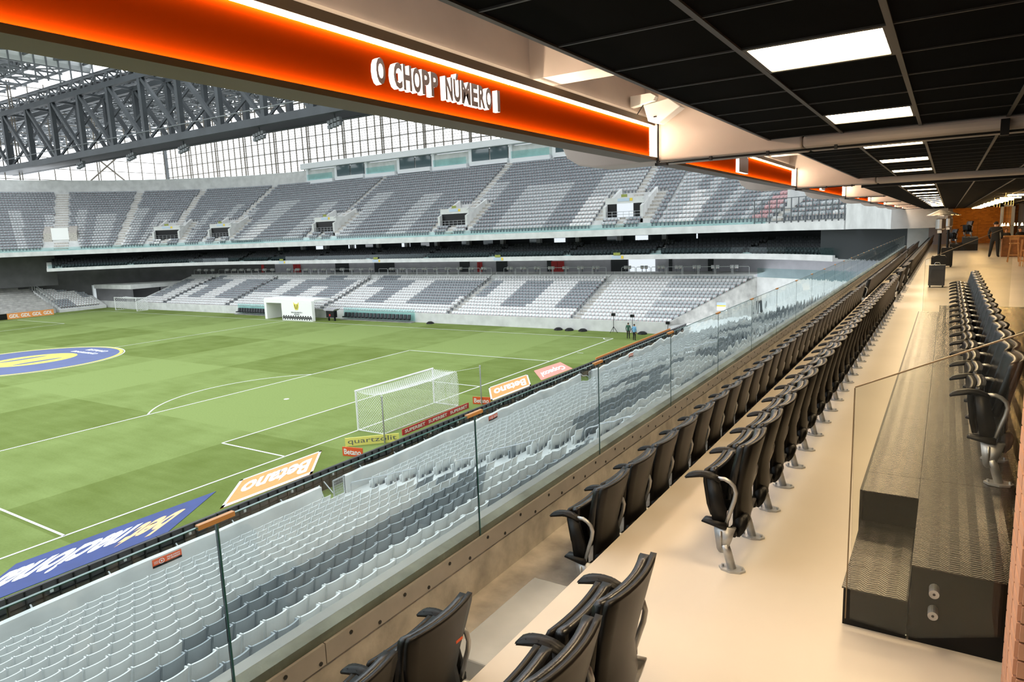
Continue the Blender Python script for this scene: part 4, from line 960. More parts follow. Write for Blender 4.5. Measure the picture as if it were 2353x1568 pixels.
# ================================================================== FAR STAND
LCX, LCY, LOFF = -80.0, 14.0, 6.0      # centre of the left corner curve and its extra radius
def stations(a_right=35, a_left=178, n=10):
    s = []
    for i in range(n + 1): s.append((0.0, 20.0, math.radians(a_right + (90 - a_right) * i / n), 0.0))
    for i in range(1, 8): s.append((LCX * i / 8, 20.0, PI / 2, 0.0))
    for i in range(n + 3): s.append((LCX, LCY, math.radians(90 + (a_left - 90) * i / (n + 2)), LOFF))
    return s
def sweep(mb, prof, sts, m=0, closed=False, caps=True):
    n0 = len(mb.v); k = len(prof)
    for st_ in sts:
        cx_, cy_, t = st_[:3]; of = st_[3] if len(st_) > 3 else 0.0
        for r, z in prof: mb.v.append((cx_ + (r + of) * math.cos(t), cy_ + (r + of) * math.sin(t), z))
    for i in range(len(sts) - 1):
        for j in range(k if closed else k - 1):
            a = n0 + i * k + j; b_ = n0 + i * k + (j + 1) % k; mb.f.append((a, b_, b_ + k, a + k)); mb.m.append(m)
    if closed and caps:
        mb.f.append(tuple(n0 + j for j in range(k))); mb.m.append(m); e = n0 + (len(sts) - 1) * k; mb.f.append(tuple(e + j for j in reversed(range(k)))); mb.m.append(m)
    return mb
ST = stations(35, 178); UR0, UZ0, US, UD, NU = 27.0, 11.75, 0.62, 0.80, 24
def utread(k): return UZ0 + US * UD * k
pr_ = [(26.6, 10.72), (26.6, 11.52), (27.0, 11.52)]
for k in range(NU): pr_ += [(27.0 + UD * k, utread(k)), (27.0 + UD * (k + 1), utread(k))]
pr_ += [(46.2, utread(NU - 1) + 1.3), (46.8, utread(NU - 1) + 1.3), (46.8, 10.72)]
ut = struct(sweep(MB(), pr_, ST, closed=True).build('floor_upper_tier', 'concrete_light'), 'concrete steps and edge beam of the upper tier across the pitch', 'terrace')
pr_ = [(27.0, 7.78), (27.0, 8.36), (27.25, 8.36), (27.25, 8.1)]
for k in range(4): pr_ += [(28.0 + .9 * k, 8.1 + .33 * k), (28.0 + .9 * k, 8.1 + .33 * (k + 1))]
pr_ += [(36.5, 9.42), (36.5, 7.78)]
vt = struct(sweep(MB(), pr_, stations(40, 155), closed=True).build('floor_box_tier', 'concrete_light'), 'concrete balcony of the dark hospitality tier across the pitch', 'terrace')
struct(sweep(MB(), [(36.0, 9.3), (36.0, 10.72), (36.2, 10.72), (36.2, 9.3)], stations(40, 155), closed=True).build('wall_box_tier', 'wall_dark'), 'dark glazed back wall of the hospitality tier', 'wall')
# glass along both tiers
gl = empty('tier_glass_guard', (-50, 47, 8.4), label='teal glass guard along the front of the dark hospitality tier across the pitch', cat='guard')
child(sweep(MB(), [(27.1, 8.36), (27.1, 9.05)], stations(40, 154.5)), 'pane_run', 'glass_teal', gl)
gl = empty('tier_glass_guard', (-50, 47, 11.6), label='teal glass guard along the front of the upper tier across the pitch', cat='guard')
child(sweep(MB(), [(26.75, 11.52), (26.75, 12.15)], stations(60, 178)), 'pane_run', 'glass_teal', gl)
# ---- upper tier seats
UA = [-5.0, -31.8, -59.0]; ULA = [101, 120, 134.5, 150.5, 172]
P, A, MI = [], [], []
def stripe_upper(c, k):
    h = (c * 7919 + 31) % 23
    if k > 16: return 1
    if k < 8 and h in (3, 14): return 2
    if k < 10 and h in (7,): return 2 if k < 6 else 0
    return 0 if (h % 2 and k < 12 + h % 4) else 1
def wide(s): return 1.25 if s == 150.5 else .75
for k in range(NU - 1):
    rho = 27.0 + UD * k + .62
    for j in range(int(80 / .5)):
        x = -0.25 - .5 * j
        d = min(abs(x - a) for a in UA)
        if k > 21: continue
        if d < .75 or (d < 3.1 and 2 <= k <= 8) or (2.7 < d < 3.9 and k < 9): continue
        P.append((x, 20 + rho, utread(k))); A.append(PI / 2); MI.append(stripe_upper(int(j // 8) + 40, k))
    for (c0, c1, of, a0_, a1_, skip) in ((LCX, LCY, LOFF, 90, 176, ULA), (0.0, 20.0, 0.0, 37, 90, [58.0])):
        rr = rho + of; n_ = int(math.radians(a1_ - a0_) * rr / .5)
        for j in range(n_):
            t = math.radians(a0_) + (j + .5) * .5 / rr; dg_ = math.degrees(t)
            d = [(abs(t - math.radians(s)) * rr, s) for s in skip]; dm, ds = min(d)
            if dm < wide(ds): continue
            if ds in (101, 120) and ((dm < 3.1 and 2 <= k <= 8) or (2.7 < dm < 3.9 and k < 9)): continue
            if ds == 150.5 and dm < 2.8 and k < 8: continue
            mi = stripe_upper(int((dg_ - 90) * .42) + (300 if c0 < -1 else 200), k)
            if c0 > -1 and 61.0 < dg_ < 64.5 and k < 14: mi = 4
            P.append((c0 + rr * math.cos(t), c1 + rr * math.sin(t), utread(k))); A.append(t); MI.append(mi)
bulk('seat_rows', P, np.array(A), MI, ['seat_pale', 'seat_grey', 'seat_white', 'seat_pale', 'seat_red', 'seat_dark', 'red_tag'], label='rows of grey seats with paler stripes filling the upper tier across the pitch', cat='seats')
def upolar(deg, rho, z=0.0): t = math.radians(deg); return (LCX + (rho + LOFF) * math.cos(t), LCY + (rho + LOFF) * math.sin(t), z)
# stairs of the upper tier
def tier_stair(loc, deg, hw):
    e = MB()
    for k in range(NU - 1): e.box(-hw, hw, UD * k + .4, UD * (k + 1), utread(k) - UZ0, utread(k) - UZ0 + .25)
    o = e.build('stair_flight', 'concrete_warm', ut); o.location = loc; o.rotation_euler = (0, 0, math.radians(deg - 90))
for x in UA: tier_stair((x, 47.0, UZ0), 90, .6)
for a in ULA: tier_stair(upolar(a, 27.0, UZ0), a, 1.1 if a == 150.5 else .6)
tier_stair((27 * math.cos(math.radians(58)), 20 + 27 * math.sin(math.radians(58)), UZ0), 58, .6)
def vomitory(loc, deg, bright):
    e = empty('stand_entrance', loc, math.radians(deg - 90), label='concrete stair entrance with a railing in the upper tier across the pitch' + (', daylight behind it' if bright else ''), cat='entrance', group=None if bright else 'dark upper tier entrances')
    z0 = utread(1) - UZ0; zu = lambda k: utread(k) - UZ0; yv = UD * 2
    for s in (-1, 1):
        MB().prism([(yv, z0), (yv, z0 + 2.1), (yv + 5.4, zu(9) + .6), (yv + 5.4, z0)], 'x', s * 2.5 - .18, s * 2.5 + .18).build('cheek_wall', 'concrete_light', e)
        for k in range(2, 9): MB().box(s * 3.2 - .5, s * 3.2 + .5, UD * k, UD * (k + 1), zu(k), zu(k) + .25).build('step', 'concrete_warm', e)
        MB().tube([(s * 2.7, yv, z0 + 2.9), (s * 2.7, yv + 5, zu(9) + 1.3)], .04, 5).build('handrail', 'galv', e)
    MB().box(-2.6, 2.6, yv + .6, yv + 5.6, z0 + 2.45, z0 + 3.2).build('lintel', 'concrete_light', e)
    MB().box(-2.3, 2.3, yv + .62, yv + .72, z0 + .2, z0 + 2.45).build('doorway', 'black', e)  # black panel in place of the dark inside the opening
    if bright: MB().box(-1.0, 1.2, yv + .55, yv + .61, z0 + .2, z0 + 2.45).build('daylight_opening', 'window_bright', e)
    rl = MB()
    for zz in (.35, .7, 1.05): rl.tube([(-2.3, yv + .2, z0 + .4 + zz), (2.3, yv + .2, z0 + .4 + zz)], .03, 5)
    for xx in np.linspace(-2.3, 2.3, 7): rl.tube([(xx, yv + .2, z0 + .2), (xx, yv + .2, z0 + 1.45)], .025, 5)
    rl.build('railing', 'galv', e)
    MB().box(-.4, .4, yv + .55, yv + .6, z0 + 3.25, z0 + 3.6).build('exit_sign', 'exit_green', e); MB().box(-.9, .7, yv + .55, yv + .59, z0 + 2.75, z0 + 3.1).build('block_sign', 'plate_blue', e); MB().box(.75, 1.1, yv + .55, yv + .59, z0 + 2.75, z0 + 3.1).build('sign_end', 'plate_yellow', e)
for x in UA: vomitory((x, 47.0, UZ0), 90, x > -10)
for a in (101, 120): vomitory(upolar(a, 27.0, UZ0), a, False)
lc = empty('stand_entrance', upolar(150.5, 27.0, UZ0), math.radians(150.5 - 90), label='corner stair of the upper tier with a white board over its entrance', cat='entrance')
zu = lambda k: utread(k) - UZ0
MB().box(-1.35, 1.35, 2.4, 2.6, zu(3) + .3, zu(3) + 2.5).build('white_board', 'white_print', lc); MB().box(-1.3, 1.3, 2.5, 6.0, zu(2), zu(5) + .3).build('entrance_block', 'concrete_light', lc)
for s in (-1, 1): MB().prism([(2.4, zu(2)), (2.4, zu(4) + 1.0), (6.4, zu(7) + .9), (6.4, zu(2))], 'x', s * 2.0 - .65, s * 2.0 + .65).build('cheek_wall', 'concrete_warm', lc)
# ---- dark hospitality tier seats
P, A = [], []
for k in range(4):
    rho = 28.0 + .9 * k - .25; z = 8.1 + .33 * k
    for j in range(int(80 / .52)):
        x = -.3 - .52 * j
        if (j + k) % 23 < 2: continue
        P.append((x, 20 + rho, z)); A.append(PI / 2)
    for c0, a0_, a1_ in ((0.0, 41, 90), (LCX, 90, 154)):
        n_ = int(math.radians(a1_ - a0_) * (rho + (LOFF if c0 < -1 else 0)) / .52)
        for j in range(n_):
            if j % 23 < 2: continue
            of = LOFF if c0 < -1 else 0.0; t = math.radians(a0_) + (j + .5) * .52 / (rho + of); P.append((c0 + (rho + of) * math.cos(t), (LCY if c0 < -1 else 20) + (rho + of) * math.sin(t), z)); A.append(t)
def dark_template():
    t = MB(); curved_panel(t, [(-0.02, 0.30, 0.95), (0.10, 0.98, 1.0)], 0.235, 0.06, 2, 0.03); t.box(-.20, -.12, -.22, .22, .3, .72); t.box(-.08, .05, -.05, .05, 0, .3, 1); return t
bulk('seat_rows', P, np.array(A), [0] * len(P), ['seat_black', 'seat_black', 'seat_black'], dark_template(), label='rows of black padded seats in the dark hospitality tier across the pitch', cat='seats')
# pillars, lit windows behind the dark tier
for i in range(13):
    x = -2 - 6.4 * i; struct(MB().box(x - .3, x + .3, 55.2, 55.9, 7.8, 10.72).build('column', 'concrete_light'), 'square concrete column at the back of the hospitality tier', 'column')
for i in range(20):
    x = 3 - 4.2 * i
    if i % 3 == 1: continue
    m_ = 'window_bright' if i % 5 in (0, 2) else 'window'
    o = struct(MB().box(x - .9, x + .9, 55.9, 55.98, 9.45 + .5, 10.6).build('window_%d' % (i + 1), m_), 'window at the back of the dark hospitality tier', 'window')
# right corner concrete end wall of upper tier
cw_ = MB(); sts_r = [(0.0, 20.0, math.radians(a)) for a in (10, 16, 22, 28, 34)]
sweep(cw_, [(26.5, 10.75), (26.5, 13.4), (30.0, 13.6), (30.0, 10.75)], sts_r, closed=True)
struct(cw_.build('wall_corner', 'concrete_light'), 'pale concrete corner wall where the upper tiers meet', 'wall')
struct(MB().prism([(27.9, 31.0), (19.5, 39.8), (19.3, 39.6), (27.7, 30.8)], 'z', 8.0, 11.3).build('wall_corner_screen', 'wall_dark'), 'dark screen wall at the end of the hospitality tier', 'wall')
fe = empty('corner_fence', (14.0, 44.0, 11.5), label='grey steel fence on the edge beam of the upper tier corner', cat='fence')
for i in range(15):
    t = math.radians(34 + 2.1 * i); child(MB().tube([(26.9 * math.cos(t), 20 + 26.9 * math.sin(t), 11.2), (26.9 * math.cos(t), 20 + 26.9 * math.sin(t), 14.0)], .06, 5), 'post', 'steel_mid', fe)
rl = MB(); 
for zz in (11.7, 12.9, 13.95): sweep(rl, [(26.88, zz), (26.88, zz + .07), (26.95, zz + .07), (26.95, zz)], [(0.0, 20.0, math.radians(34 + 2.1 * i)) for i in range(15)], closed=True)
child(rl, 'rail', 'steel_mid', fe)
# ================================================================== FAR LOWER BOWL
LY0, LZ0, LD, LN = 38.9, 1.35, .86, 14; LR = .302
def lt(k): return LZ0 + LR * k - .55
struct(MB().box(-116, 4.4, 38.5, 38.75, -.3, 1.3).build('wall_far_pitchside', 'concrete_light'), 'pale concrete wall at the foot of the stand across the pitch', 'wall')
pr_ = [(38.75, .0), (38.75, lt(0))]
for k in range(LN): pr_ += [(38.9 + LD * (k + 1), lt(k)), (38.9 + LD * (k + 1), lt(k + 1) if k < LN - 1 else 5.65)]
pr_ += [(57.5, 5.65), (57.5, 0)]
fb = MB(); n0 = len(pr_)
def xr(y): return 4.3 + max(0, (min(y, 51) - 38.9)) * .53
for j in range(n0 - 1):
    (ya, za), (yb_, zb) = pr_[j], pr_[j + 1]; fb.quad((-101.5, ya, za), (xr(ya), ya, za), (xr(yb_), yb_, zb), (-101.5, yb_, zb))
lb = struct(fb.build('floor_lower_stand', 'concrete_light'), 'concrete steps of the lower stand across the pitch', 'terrace')
LS = [-7.4, -26.2, -50.3, -74.0, -92.7]
P, MI = [], []
for k in range(LN):
    y = 38.9 + LD * (k + 1) - .18
    j = 0
    for j in range(int(112 / .48)):
        x = xr(y) - .4 - .48 * j
        if x < -101: break
        if any(abs(x - a) < .7 for a in LS): continue
        c = int((x + 200) // 4.1); h = (c * 40503 + 7) % 11; g = 0
        if 3 <= k <= 11 and h in (1, 3, 4, 7, 9): g = 1
        if 6 <= k <= 11 and h in (5,): g = 1
        if k >= 9 and h in (0, 8) and x < -20: g = 1
        if x > 1: g = 2 if (k % 3) else 0
        P.append((x, y, lt(k))); MI.append(g)
bulk('seat_rows', P, np.full(len(P), PI / 2), MI, ['seat_white', 'seat_grey', 'seat_pale', 'seat_dark', 'red_tag'], label='rows of white seats with grey slanting blocks in the lower stand across the pitch', cat='seats')
sb = MB()
for x in LS:
    for k in range(LN - 1): sb.box(x - .5, x + .5, 38.9 + LD * k + .45, 38.9 + LD * (k + 1), lt(k), lt(k) + .15)
sb.build('stair_steps', 'concrete_warm', lb)
for x in LS:
    e = empty('stair_handrail', (x, 40, 1.5), label='stepped grey handrail along an aisle of the lower stand across the pitch', cat='handrail', group='handrails of the lower stand across the pitch')
    for k in range(0, LN - 1, 3):
        y0, y1 = 39.0 + LD * k, 39.0 + LD * (k + 2.3); z0, z1 = lt(k), lt(k) + LR * 2.3
        child(MB().tube([(x, y0, z0), (x, y0, z0 + .9), (x, y1, z1 + .9), (x, y1, z1)], .035, 5), 'rail_section', 'galv', e)
# concourse
struct(MB().box(-118, 14, 57.3, 57.6, 5.6, 7.8).build('wall_concourse', 'wall_grey'), 'grey back wall of the concourse under the hospitality tier', 'wall')
k_ = 0
def door(u0, u1, mt, lab, cat='door'):
    global k_
    a = at('y', 57.2, u0, 600).x; b_ = at('y', 57.2, u1, 600).x; k_ += 1
    return struct(MB().box(a, b_, 57.15, 57.35, 5.65, 7.6).build('door_%d' % k_, mt), lab, cat)
for u0, u1 in ((180, 232), (500, 520), (545, 560), (590, 612), (388, 410), (425, 445), (770, 800), (860, 905), (1056, 1078), (1140, 1165), (1257, 1268), (1404, 1442), (1537, 1544), (1627, 1642), (1673, 1684), (1786, 1820), (1850, 1880)): door(u0, u1, 'wall_dark', 'dark doorway in the grey concourse wall')
door(1445, 1505, 'window_bright', 'bright open doorway in the grey concourse wall')
for u0, u1 in ((595, 607), (675, 690), (1098, 1108), (1268, 1296)):
    a = at('y', 57.1, u0, 610).x; b_ = at('y', 57.1, u1, 610).x; e = tag(MB().box(a, b_, 56.9, 57.15, 5.65, 7.2).build('hose_cabinet', 'red_panel'), 'red fire hose cabinet on the grey concourse wall', 'cabinet', 'red cabinets on the concourse')
    MB().box((a + b_) / 2 - .02, (a + b_) / 2 + .02, 56.88, 56.9, 5.95, 7.15).build('door_gap', 'black', e)
P, MI = [], []
for i in range(50):
    x = 8 - 2.3 * i
    if any(abs(x - a) < 1.0 for a in LS) or x < -101: continue
    for d in (-.27, .27): P.append((x + d, 51.9, 5.95)); MI.append(0)
bulk('seat_pairs', P, np.full(len(P), PI / 2 + .35), MI, ['seat_white', 'seat_dark', 'red_tag'], label='pairs of white seats standing along the concourse rail across the pitch', cat='seats')
cr = empty('concourse_rail', (-50, 51.2, 5.65), label='grey tubular rail with looped ends along the concourse across the pitch', cat='rail')
for i in range(54):
    x = 9 - 2.05 * i
    if any(abs(x - a) < 1.1 for a in LS) or x < -101: continue
    child(MB().tube([(x - .95, 51.1, 5.65), (x - .95, 51.1, 6.5), (x - .85, 51.1, 6.6), (x + .85, 51.1, 6.6), (x + .95, 51.1, 6.5), (x + .95, 51.1, 5.65)], .035, 5), 'loop', 'galv', cr)
# right tunnel walls
struct(MB().prism([(4.4, 38.6), (10.9, 51.0), (10.5, 51.0), (4.0, 38.6)], 'z', -.2, .9).build('wall_tunnel_base', 'concrete_light'), 'base of the concrete tunnel wall', 'wall')
tw = MB(); a, b_ = Vector((4.4, 38.7, 0)), Vector((10.9, 51.0, 0)); n_ = Vector((12.3, -6.5, 0)).normalized() * .25
tw.v += [tuple(p) for p in (a, b_, b_ + Vector((0, 0, 5.35)), a + Vector((0, 0, 1.2)), a - n_, b_ - n_, b_ - n_ + Vector((0, 0, 5.35)), a - n_ + Vector((0, 0, 1.2)))]
for f in ((0, 1, 2, 3), (7, 6, 5, 4), (0, 4, 5, 1), (1, 5, 6, 2), (2, 6, 7, 3), (3, 7, 4, 0)): tw.f.append(f); tw.m.append(0)
struct(tw.build('wall_tunnel_flank', 'concrete'), 'sloping concrete flank wall of the corner tunnel', 'wall')
struct(MB().prism([(10.9, 51.0), (22.0, 44.5), (22.2, 44.8), (11.0, 51.3)], 'z', 0, 5.35).build('wall_tunnel_end', 'concrete_light'), 'white end wall of the corner tunnel', 'wall')
q = at('y', 50.0, 1749, 690); struct(MB().box(11.2, 12.6, 50.4, 50.6, 0, 2.6).build('door_tunnel', 'wall_dark'), 'dark door in the white tunnel wall', 'door')
struct(MB().box(6.9, 7.2, 36.5, 38.7, -.2, 1.2).build('wall_pitchside_end', 'concrete_light'), 'short wall closing the corner', 'wall')
tg = empty('tunnel_glass_guard', (16, 47, 5.4), label='teal glass guard above the white tunnel wall', cat='guard'); child(MB().quad((10.9, 51, 5.35), (22, 44.5, 5.35), (22, 44.5, 6.4), (10.9, 51, 6.4)), 'pane_run', 'glass_teal', tg)
bsg = tag(MB().box(7.9, 8.9, 44.95, 45.0, 2.0, 2.9).build('block_sign', 'white_print'), 'white and yellow direction board in front of the tunnel wall', 'sign'); MB().box(7.9, 8.9, 44.94, 44.95, 2.45, 2.6).build('yellow_band', 'plate_yellow', bsg); MB().box(7.9, 8.9, 44.94, 44.95, 2.6, 2.9).build('blue_band', 'plate_blue', bsg)
# ------------------------------------------------------------------ left corner, lower
struct(MB().box(-116, -102.0, 38.6, 52, 3.7, 4.5).build('wall_tunnel_lintel', 'concrete_light'), 'pale lintel over the dark corner tunnel', 'wall'); struct(MB().box(-116, -101.8, 44, 44.3, -.1, 3.7).build('door_tunnel_far', 'black'), 'dark mouth of the far corner tunnel', 'door')  # black panel across the tunnel stands in for its dark inside
struct(MB().box(-116.6, -115.6, 38.3, 52, -.1, 4.4).build('wall_tunnel_left', 'box_white'), 'white side wall of the far corner tunnel', 'wall')
struct(MB().prism([(38.7, 0), (52, 0), (52, 5.6), (50.5, 5.2), (38.7, 1.1)], 'x', -101.9, -101.4).build('wall_tunnel_right', 'concrete_light'), 'sloping cheek wall of the far corner tunnel', 'wall')
# far end stand (left)
fs = MB(); pr_ = [(-111, 0), (-111, .9)]
for k in range(16): pr_ += [(-111 - .86 * (k + 1), .9 + .32 * k), (-111 - .86 * (k + 1), .9 + .32 * (k + 1))]
pr_ += [(-140, 6.0), (-140, 0)]
for j in range(len(pr_) - 1): fs.quad((pr_[j][0], -5, pr_[j][1]), (pr_[j][0], 29, pr_[j][1]), (pr_[j + 1][0], 29, pr_[j + 1][1]), (pr_[j + 1][0], -5, pr_[j + 1][1]))
struct(fs.build('floor_far_end_stand', 'concrete'), 'bare concrete steps of the far end stand', 'terrace')
P, MI = [], []
for k in range(12):
    for j in range(int(7.4 / .48)):
        y = 30.2 + .48 * j; g = 1 if (j // 6 + k // 4) % 3 == 0 else 0; P.append((-111.5 - .86 * k, y, .5 + .32 * k)); MI.append(g)
bulk('seat_rows', P, np.full(len(P), PI), MI, ['seat_white', 'seat_grey', 'seat_dark', 'red_tag'], label='small block of white seats in the far corner beside the bare concrete steps', cat='seats')
struct(MB().prism([(-111, .0), (-111, .5), (-122, 4.6), (-122, 0)], 'y', 29.6, 38.2).build('floor_corner_block', 'concrete_light'), 'sloping concrete base of the far corner seats', 'terrace')
fr_ = empty('far_fence', (-115, 29.3, 2), label='grey steel fence climbing beside the bare far end steps', cat='fence')
for i in range(12): child(MB().tube([(-111 - 1.0 * i, 29.3, .7 + .372 * i), (-111 - 1.0 * i, 29.3, 2.3 + .372 * i)], .06, 5), 'post', 'galv', fr_)
child(MB().tube([(-111, 29.3, 2.3), (-122, 29.3, 6.4)], .06, 5), 'rail', 'galv', fr_)
struct(MB().box(-145, -131, -5, 32, 6.0, 10.7).build('wall_far_end_back', 'wall_dark'), 'dark recess behind the far end steps', 'wall')  # solid block, the shade of the recess put into its colour
# GOL board
gb = empty('advert_board', (-108.0, 20, 0), label='orange perimeter board reading GDL four times at the far end', cat='board')
child(MB().box(-108.2, -108.0, 19.9, 27.3, 0, 1.0), 'panel', 'orange', gb)
for i in range(4):
    me = text_mesh('GDL', 1.5, .62, bold=.03); xf(me, basis((0, 1, 0), (0, 0, 1), (-107.99, 20.95 + 1.8 * i, .5))); o = inst('lettering', me, gb); o.matrix_parent_inverse = Matrix.Translation(-gb.location)
tag(MB().box(-108.2, -108.0, 10, 19.85, 0, 1.0).build('perimeter_board', 'black'), 'switched off black perimeter screen beside the orange GDL board', 'screen')
# ------------------------------------------------------------------ touchline furniture
def dugout(u0, u1, n_, lab):
    y = 37.9; a = at('z', 0, u0, 728 if u0 < 700 else 742); xa = at('y', y, u0, 722).x; xb = at('y', y, u1, 722 if u0 < 700 else 735).x
    e = empty('dugout_screen', ((xa + xb) / 2, 38.2, 0), label='teal glass screen behind ' + lab, cat='screen'); child(MB().box(xa - .4, xb + .4, 38.28, 38.31, .2, 1.75), 'pane', 'glass_pale', e); child(MB().box(xa - .4, xb + .4, 37.5, 38.3, .0, .12), 'plinth', 'concrete_dark', e)
    sm = MB().prism([(-.05, .2), (.12, .2), (.28, .95), (.12, .95)], 'x', -.24, .24); sm.prism([(-.42, .25), (.05, .25), (.05, .42), (-.42, .42)], 'x', -.24, .24); sm = sm.mesh('dugout_seat', 'seat_black')
    for i in range(n_): tag(inst('bucket_chair', sm, None, (xa + (xb - xa) * (i + .5) / n_, 37.85, .12)), 'black bucket seat in ' + lab, 'seat', 'seats of ' + lab)
dugout(547, 612, 11, 'the dugout left of the inflatable tunnel'); dugout(790, 944, 18, 'the dugout right of the black cart')
tn = empty('inflatable_tunnel', (-52.5, 36.0, 0), label='white inflatable player tunnel with a yellow emblem on the touchline', cat='tunnel')
tx0 = at('y', 35, 612, 740).x; tx1 = at('y', 35, 655, 742).x; tx2 = at('y', 35, 724, 738).x
child(MB().prism([(tx0, 0), (tx0 + .5, 0), (tx0 + .5, 2.5), (tx1 + .2, 2.5), (tx1 + .2, 3.1), (tx0, 3.1)], 'y', 34.9, 38.2), 'near_arch', 'white_print', tn)
sw = MB().prism([(tx1, 0), (tx2, 0), (tx2, 2.95), (tx1, 3.1)], 'y', 34.6, 35.1); child(sw, 'side_wall', 'white_print', tn); child(MB().prism([(tx0, 2.9), (tx2, 2.8), (tx2, 3.1), (tx0, 3.2)], 'y', 35.1, 38.2), 'roof', 'white_print', tn)
zz = MB(); nz = 12
for r_ in range(2):
    for i in range(nz):
        xa = tx1 + .15 + (tx2 - tx1 - .3) * i / nz; dxx = (tx2 - tx1 - .3) / nz
        zz.bar((xa, 34.58, .15 + r_ * .25), (xa + dxx / 2, 34.58, .5 + r_ * .25), .03, .1); zz.bar((xa + dxx / 2, 34.58, .5 + r_ * .25), (xa + dxx, 34.58, .15 + r_ * .25), .03, .1)
child(zz, 'zigzag_print', 'black', tn)
xm = (tx1 + tx2) / 2
em = MB().prism([(xm - .55, 2.75), (xm - .5, 2.0), (xm - .25, 1.6), (xm + .25, 1.6), (xm + .5, 2.0), (xm + .55, 2.75), (xm + .3, 2.5), (xm - .3, 2.5)], 'y', 34.56, 34.6); emo = child(em, 'emblem', 'yellow', tn)
for s_ in (-1, 1): child(MB().bar((xm + s_ * .12, 34.55, 1.75), (xm + s_ * .3, 34.55, 2.4), .02, .1), 'emblem_stroke', 'black', tn)
for t_, w_, z_ in (('BRASILEIRÃO', 2.4, 1.25), ('BETANO', 1.1, .95)):
    me = text_mesh(t_, w_, .22, mats=('grey_print',), bold=.02); xf(me, basis((1, 0, 0), (0, 0, 1), (xm, 34.57, z_))); o = inst('lettering', me, tn); o.matrix_parent_inverse = Matrix.Translation(-tn.location)
xc = at('z', 0, 742, 741); kt = empty('monitor_cart', (xc.x, 36.2, 0), label='black wheeled monitor cart next to the inflatable tunnel', cat='cart')
MB().box(-.8, .8, -.3, .3, .5, 1.5).build('cabinet', 'black', kt); MB().prism([(-.9, 1.5), (.9, 1.5), (1.2, 1.75), (-1.2, 1.75)], 'y', -.5, .5).build('canopy', 'wall_grey', kt)
for sx in (-.6, .6): MB().box(sx - .08, sx + .08, -.1, .1, 0, .5).build('leg', 'black', kt)
MB().box(-.2, .1, -.33, -.3, .7, 1.0).build('red_mark', 'red_panel', kt)
for u, v0, v1, lb_ in ((1410, 765, 725, 'thin tripod stand with a pole against the pitchside wall'), (1455, 766, 728, 'tripod stand with a lamp head against the pitchside wall'), (1541, 768, 742, 'camera tripod by the corner next to the people')):
    q = at('z', 0, u, v0); q.y = min(q.y, 38.0); d = q.y - CP.y; hgt = (v0 - v1) / FPX * d * 1.15
    e = empty('tripod', (q.x, q.y, 0), label=lb_, cat='tripod')
    for t in (0, 2.1, 4.2): MB().tube([(.5 * math.cos(t), .5 * math.sin(t), 0), (0, 0, .7)], .03, 5).build('leg', 'black', e)
    MB().tube([(0, 0, .5), (0, 0, hgt)], .03, 5).build('pole', 'black', e); MB().box(-.2, .2, -.15, .15, hgt - .15, hgt + .15).build('head', 'black', e)
for i, (u, v) in enumerate(((1310, 751), (1335, 752), (1357, 756), (990, 744), (1490, 763))):
    q = at('z', 0, u, v); q.y = min(q.y, 37.85); tag(MB().lathe([(.55, 0), (.5, .15), (.25, .3), (.02, .33)], (q.x, q.y, 0), 9).build('black_bag', 'black'), 'black equipment bag lying at the foot of the pitchside wall', 'bag', 'bags along the wall')
# ================================================================== TOP OF STAND, FACADE, ROOF
bx = empty('press_box', (-50, 66, 24), label='white roofed press box on top of the upper tier', cat='press box'); B_ = lambda mb, nm, mt: child(mb, nm, mt, bx)
zt = utread(NU - 1) + 1.3
B_(MB().box(-82.5, 14, 65.2, 71, 26.05, 27.1), 'roof_slab', 'box_white'); B_(MB().box(-82.5, 14, 69.5, 70, 23.0, 26.1), 'back_wall', 'wall_grey')
for i in range(12):
    x = -81.5 + 8.2 * i; B_(MB().box(x - .3, x + .3, 66, 69.5, 23.0, 26.1), 'partition', 'box_white')
    if i % 2 == 0:
        B_(MB().box(x + .4, x + 7.6, 65.55, 65.6, 23.6, 24.9), 'glass_guard', 'glass_pale'); B_(MB().box(x + .3, x + 7.8, 65.3, 66, 23.0, 23.7), 'upstand', 'box_white')
    else:
        for q_ in range(2): B_(MB().box(x + .4 + 3.8 * q_, x + 3.9 + 3.8 * q_, 66.0, 66.1, 23.9, 26.05), 'window', 'window')
        B_(MB().box(x + .3, x + 7.9, 65.4, 66.1, 23.0, 23.9), 'upstand', 'box_white')
for i in range(6):
    x = -106 + 4.0 * i; o = struct(MB().box(x, x + 3.6, 67.0, 67.2, zt - .4, zt + 1.5).build('window_%d' % (60 + i), 'window'), 'low window on top of the upper tier beside the press box', 'window')
fw = MB(); fl_ = MB()
def grid(p0, p1, z0, z1, sp, zs, mb, w=.13, lou=None):
    p0 = Vector(p0); p1 = Vector(p1); d = p1 - p0; L_ = d.length; n_ = int(L_ / sp)
    for i in range(n_ + 1):
        p = p0 + d * (i / n_); mb.bar((p.x, p.y, z0), (p.x, p.y, z1), w)
        if i % 5 == 0: mb.bar((p.x, p.y - .5, z0), (p.x, p.y - .5, z1), w * 1.25)
    z = z0
    while z < z1: mb.bar((p0.x, p0.y, z), (p1.x, p1.y, z), w * .8); z += zs
    if lou:
        z = z0
        while z < z1: lou.bar((p0.x, p0.y + .3, z), (p1.x, p1.y + .3, z), .08); z += .5
grid((-134.3, 68.5, 0), (26, 68.5, 0), 26.0, 47.0, 2.05, 2.3, fw, .19, fl_)
grid((-134.3, 68.5, 0), (-140, 10, 0), 24.5, 47.0, 3.0, 2.4, fw, .17)
fa = struct(fw.build('wall_facade', 'mullion'), 'tall glazed facade grid above the stands with white sky behind', 'facade'); tag(fl_.build('louvre_blades', 'louvre', fa), kind='stuff')
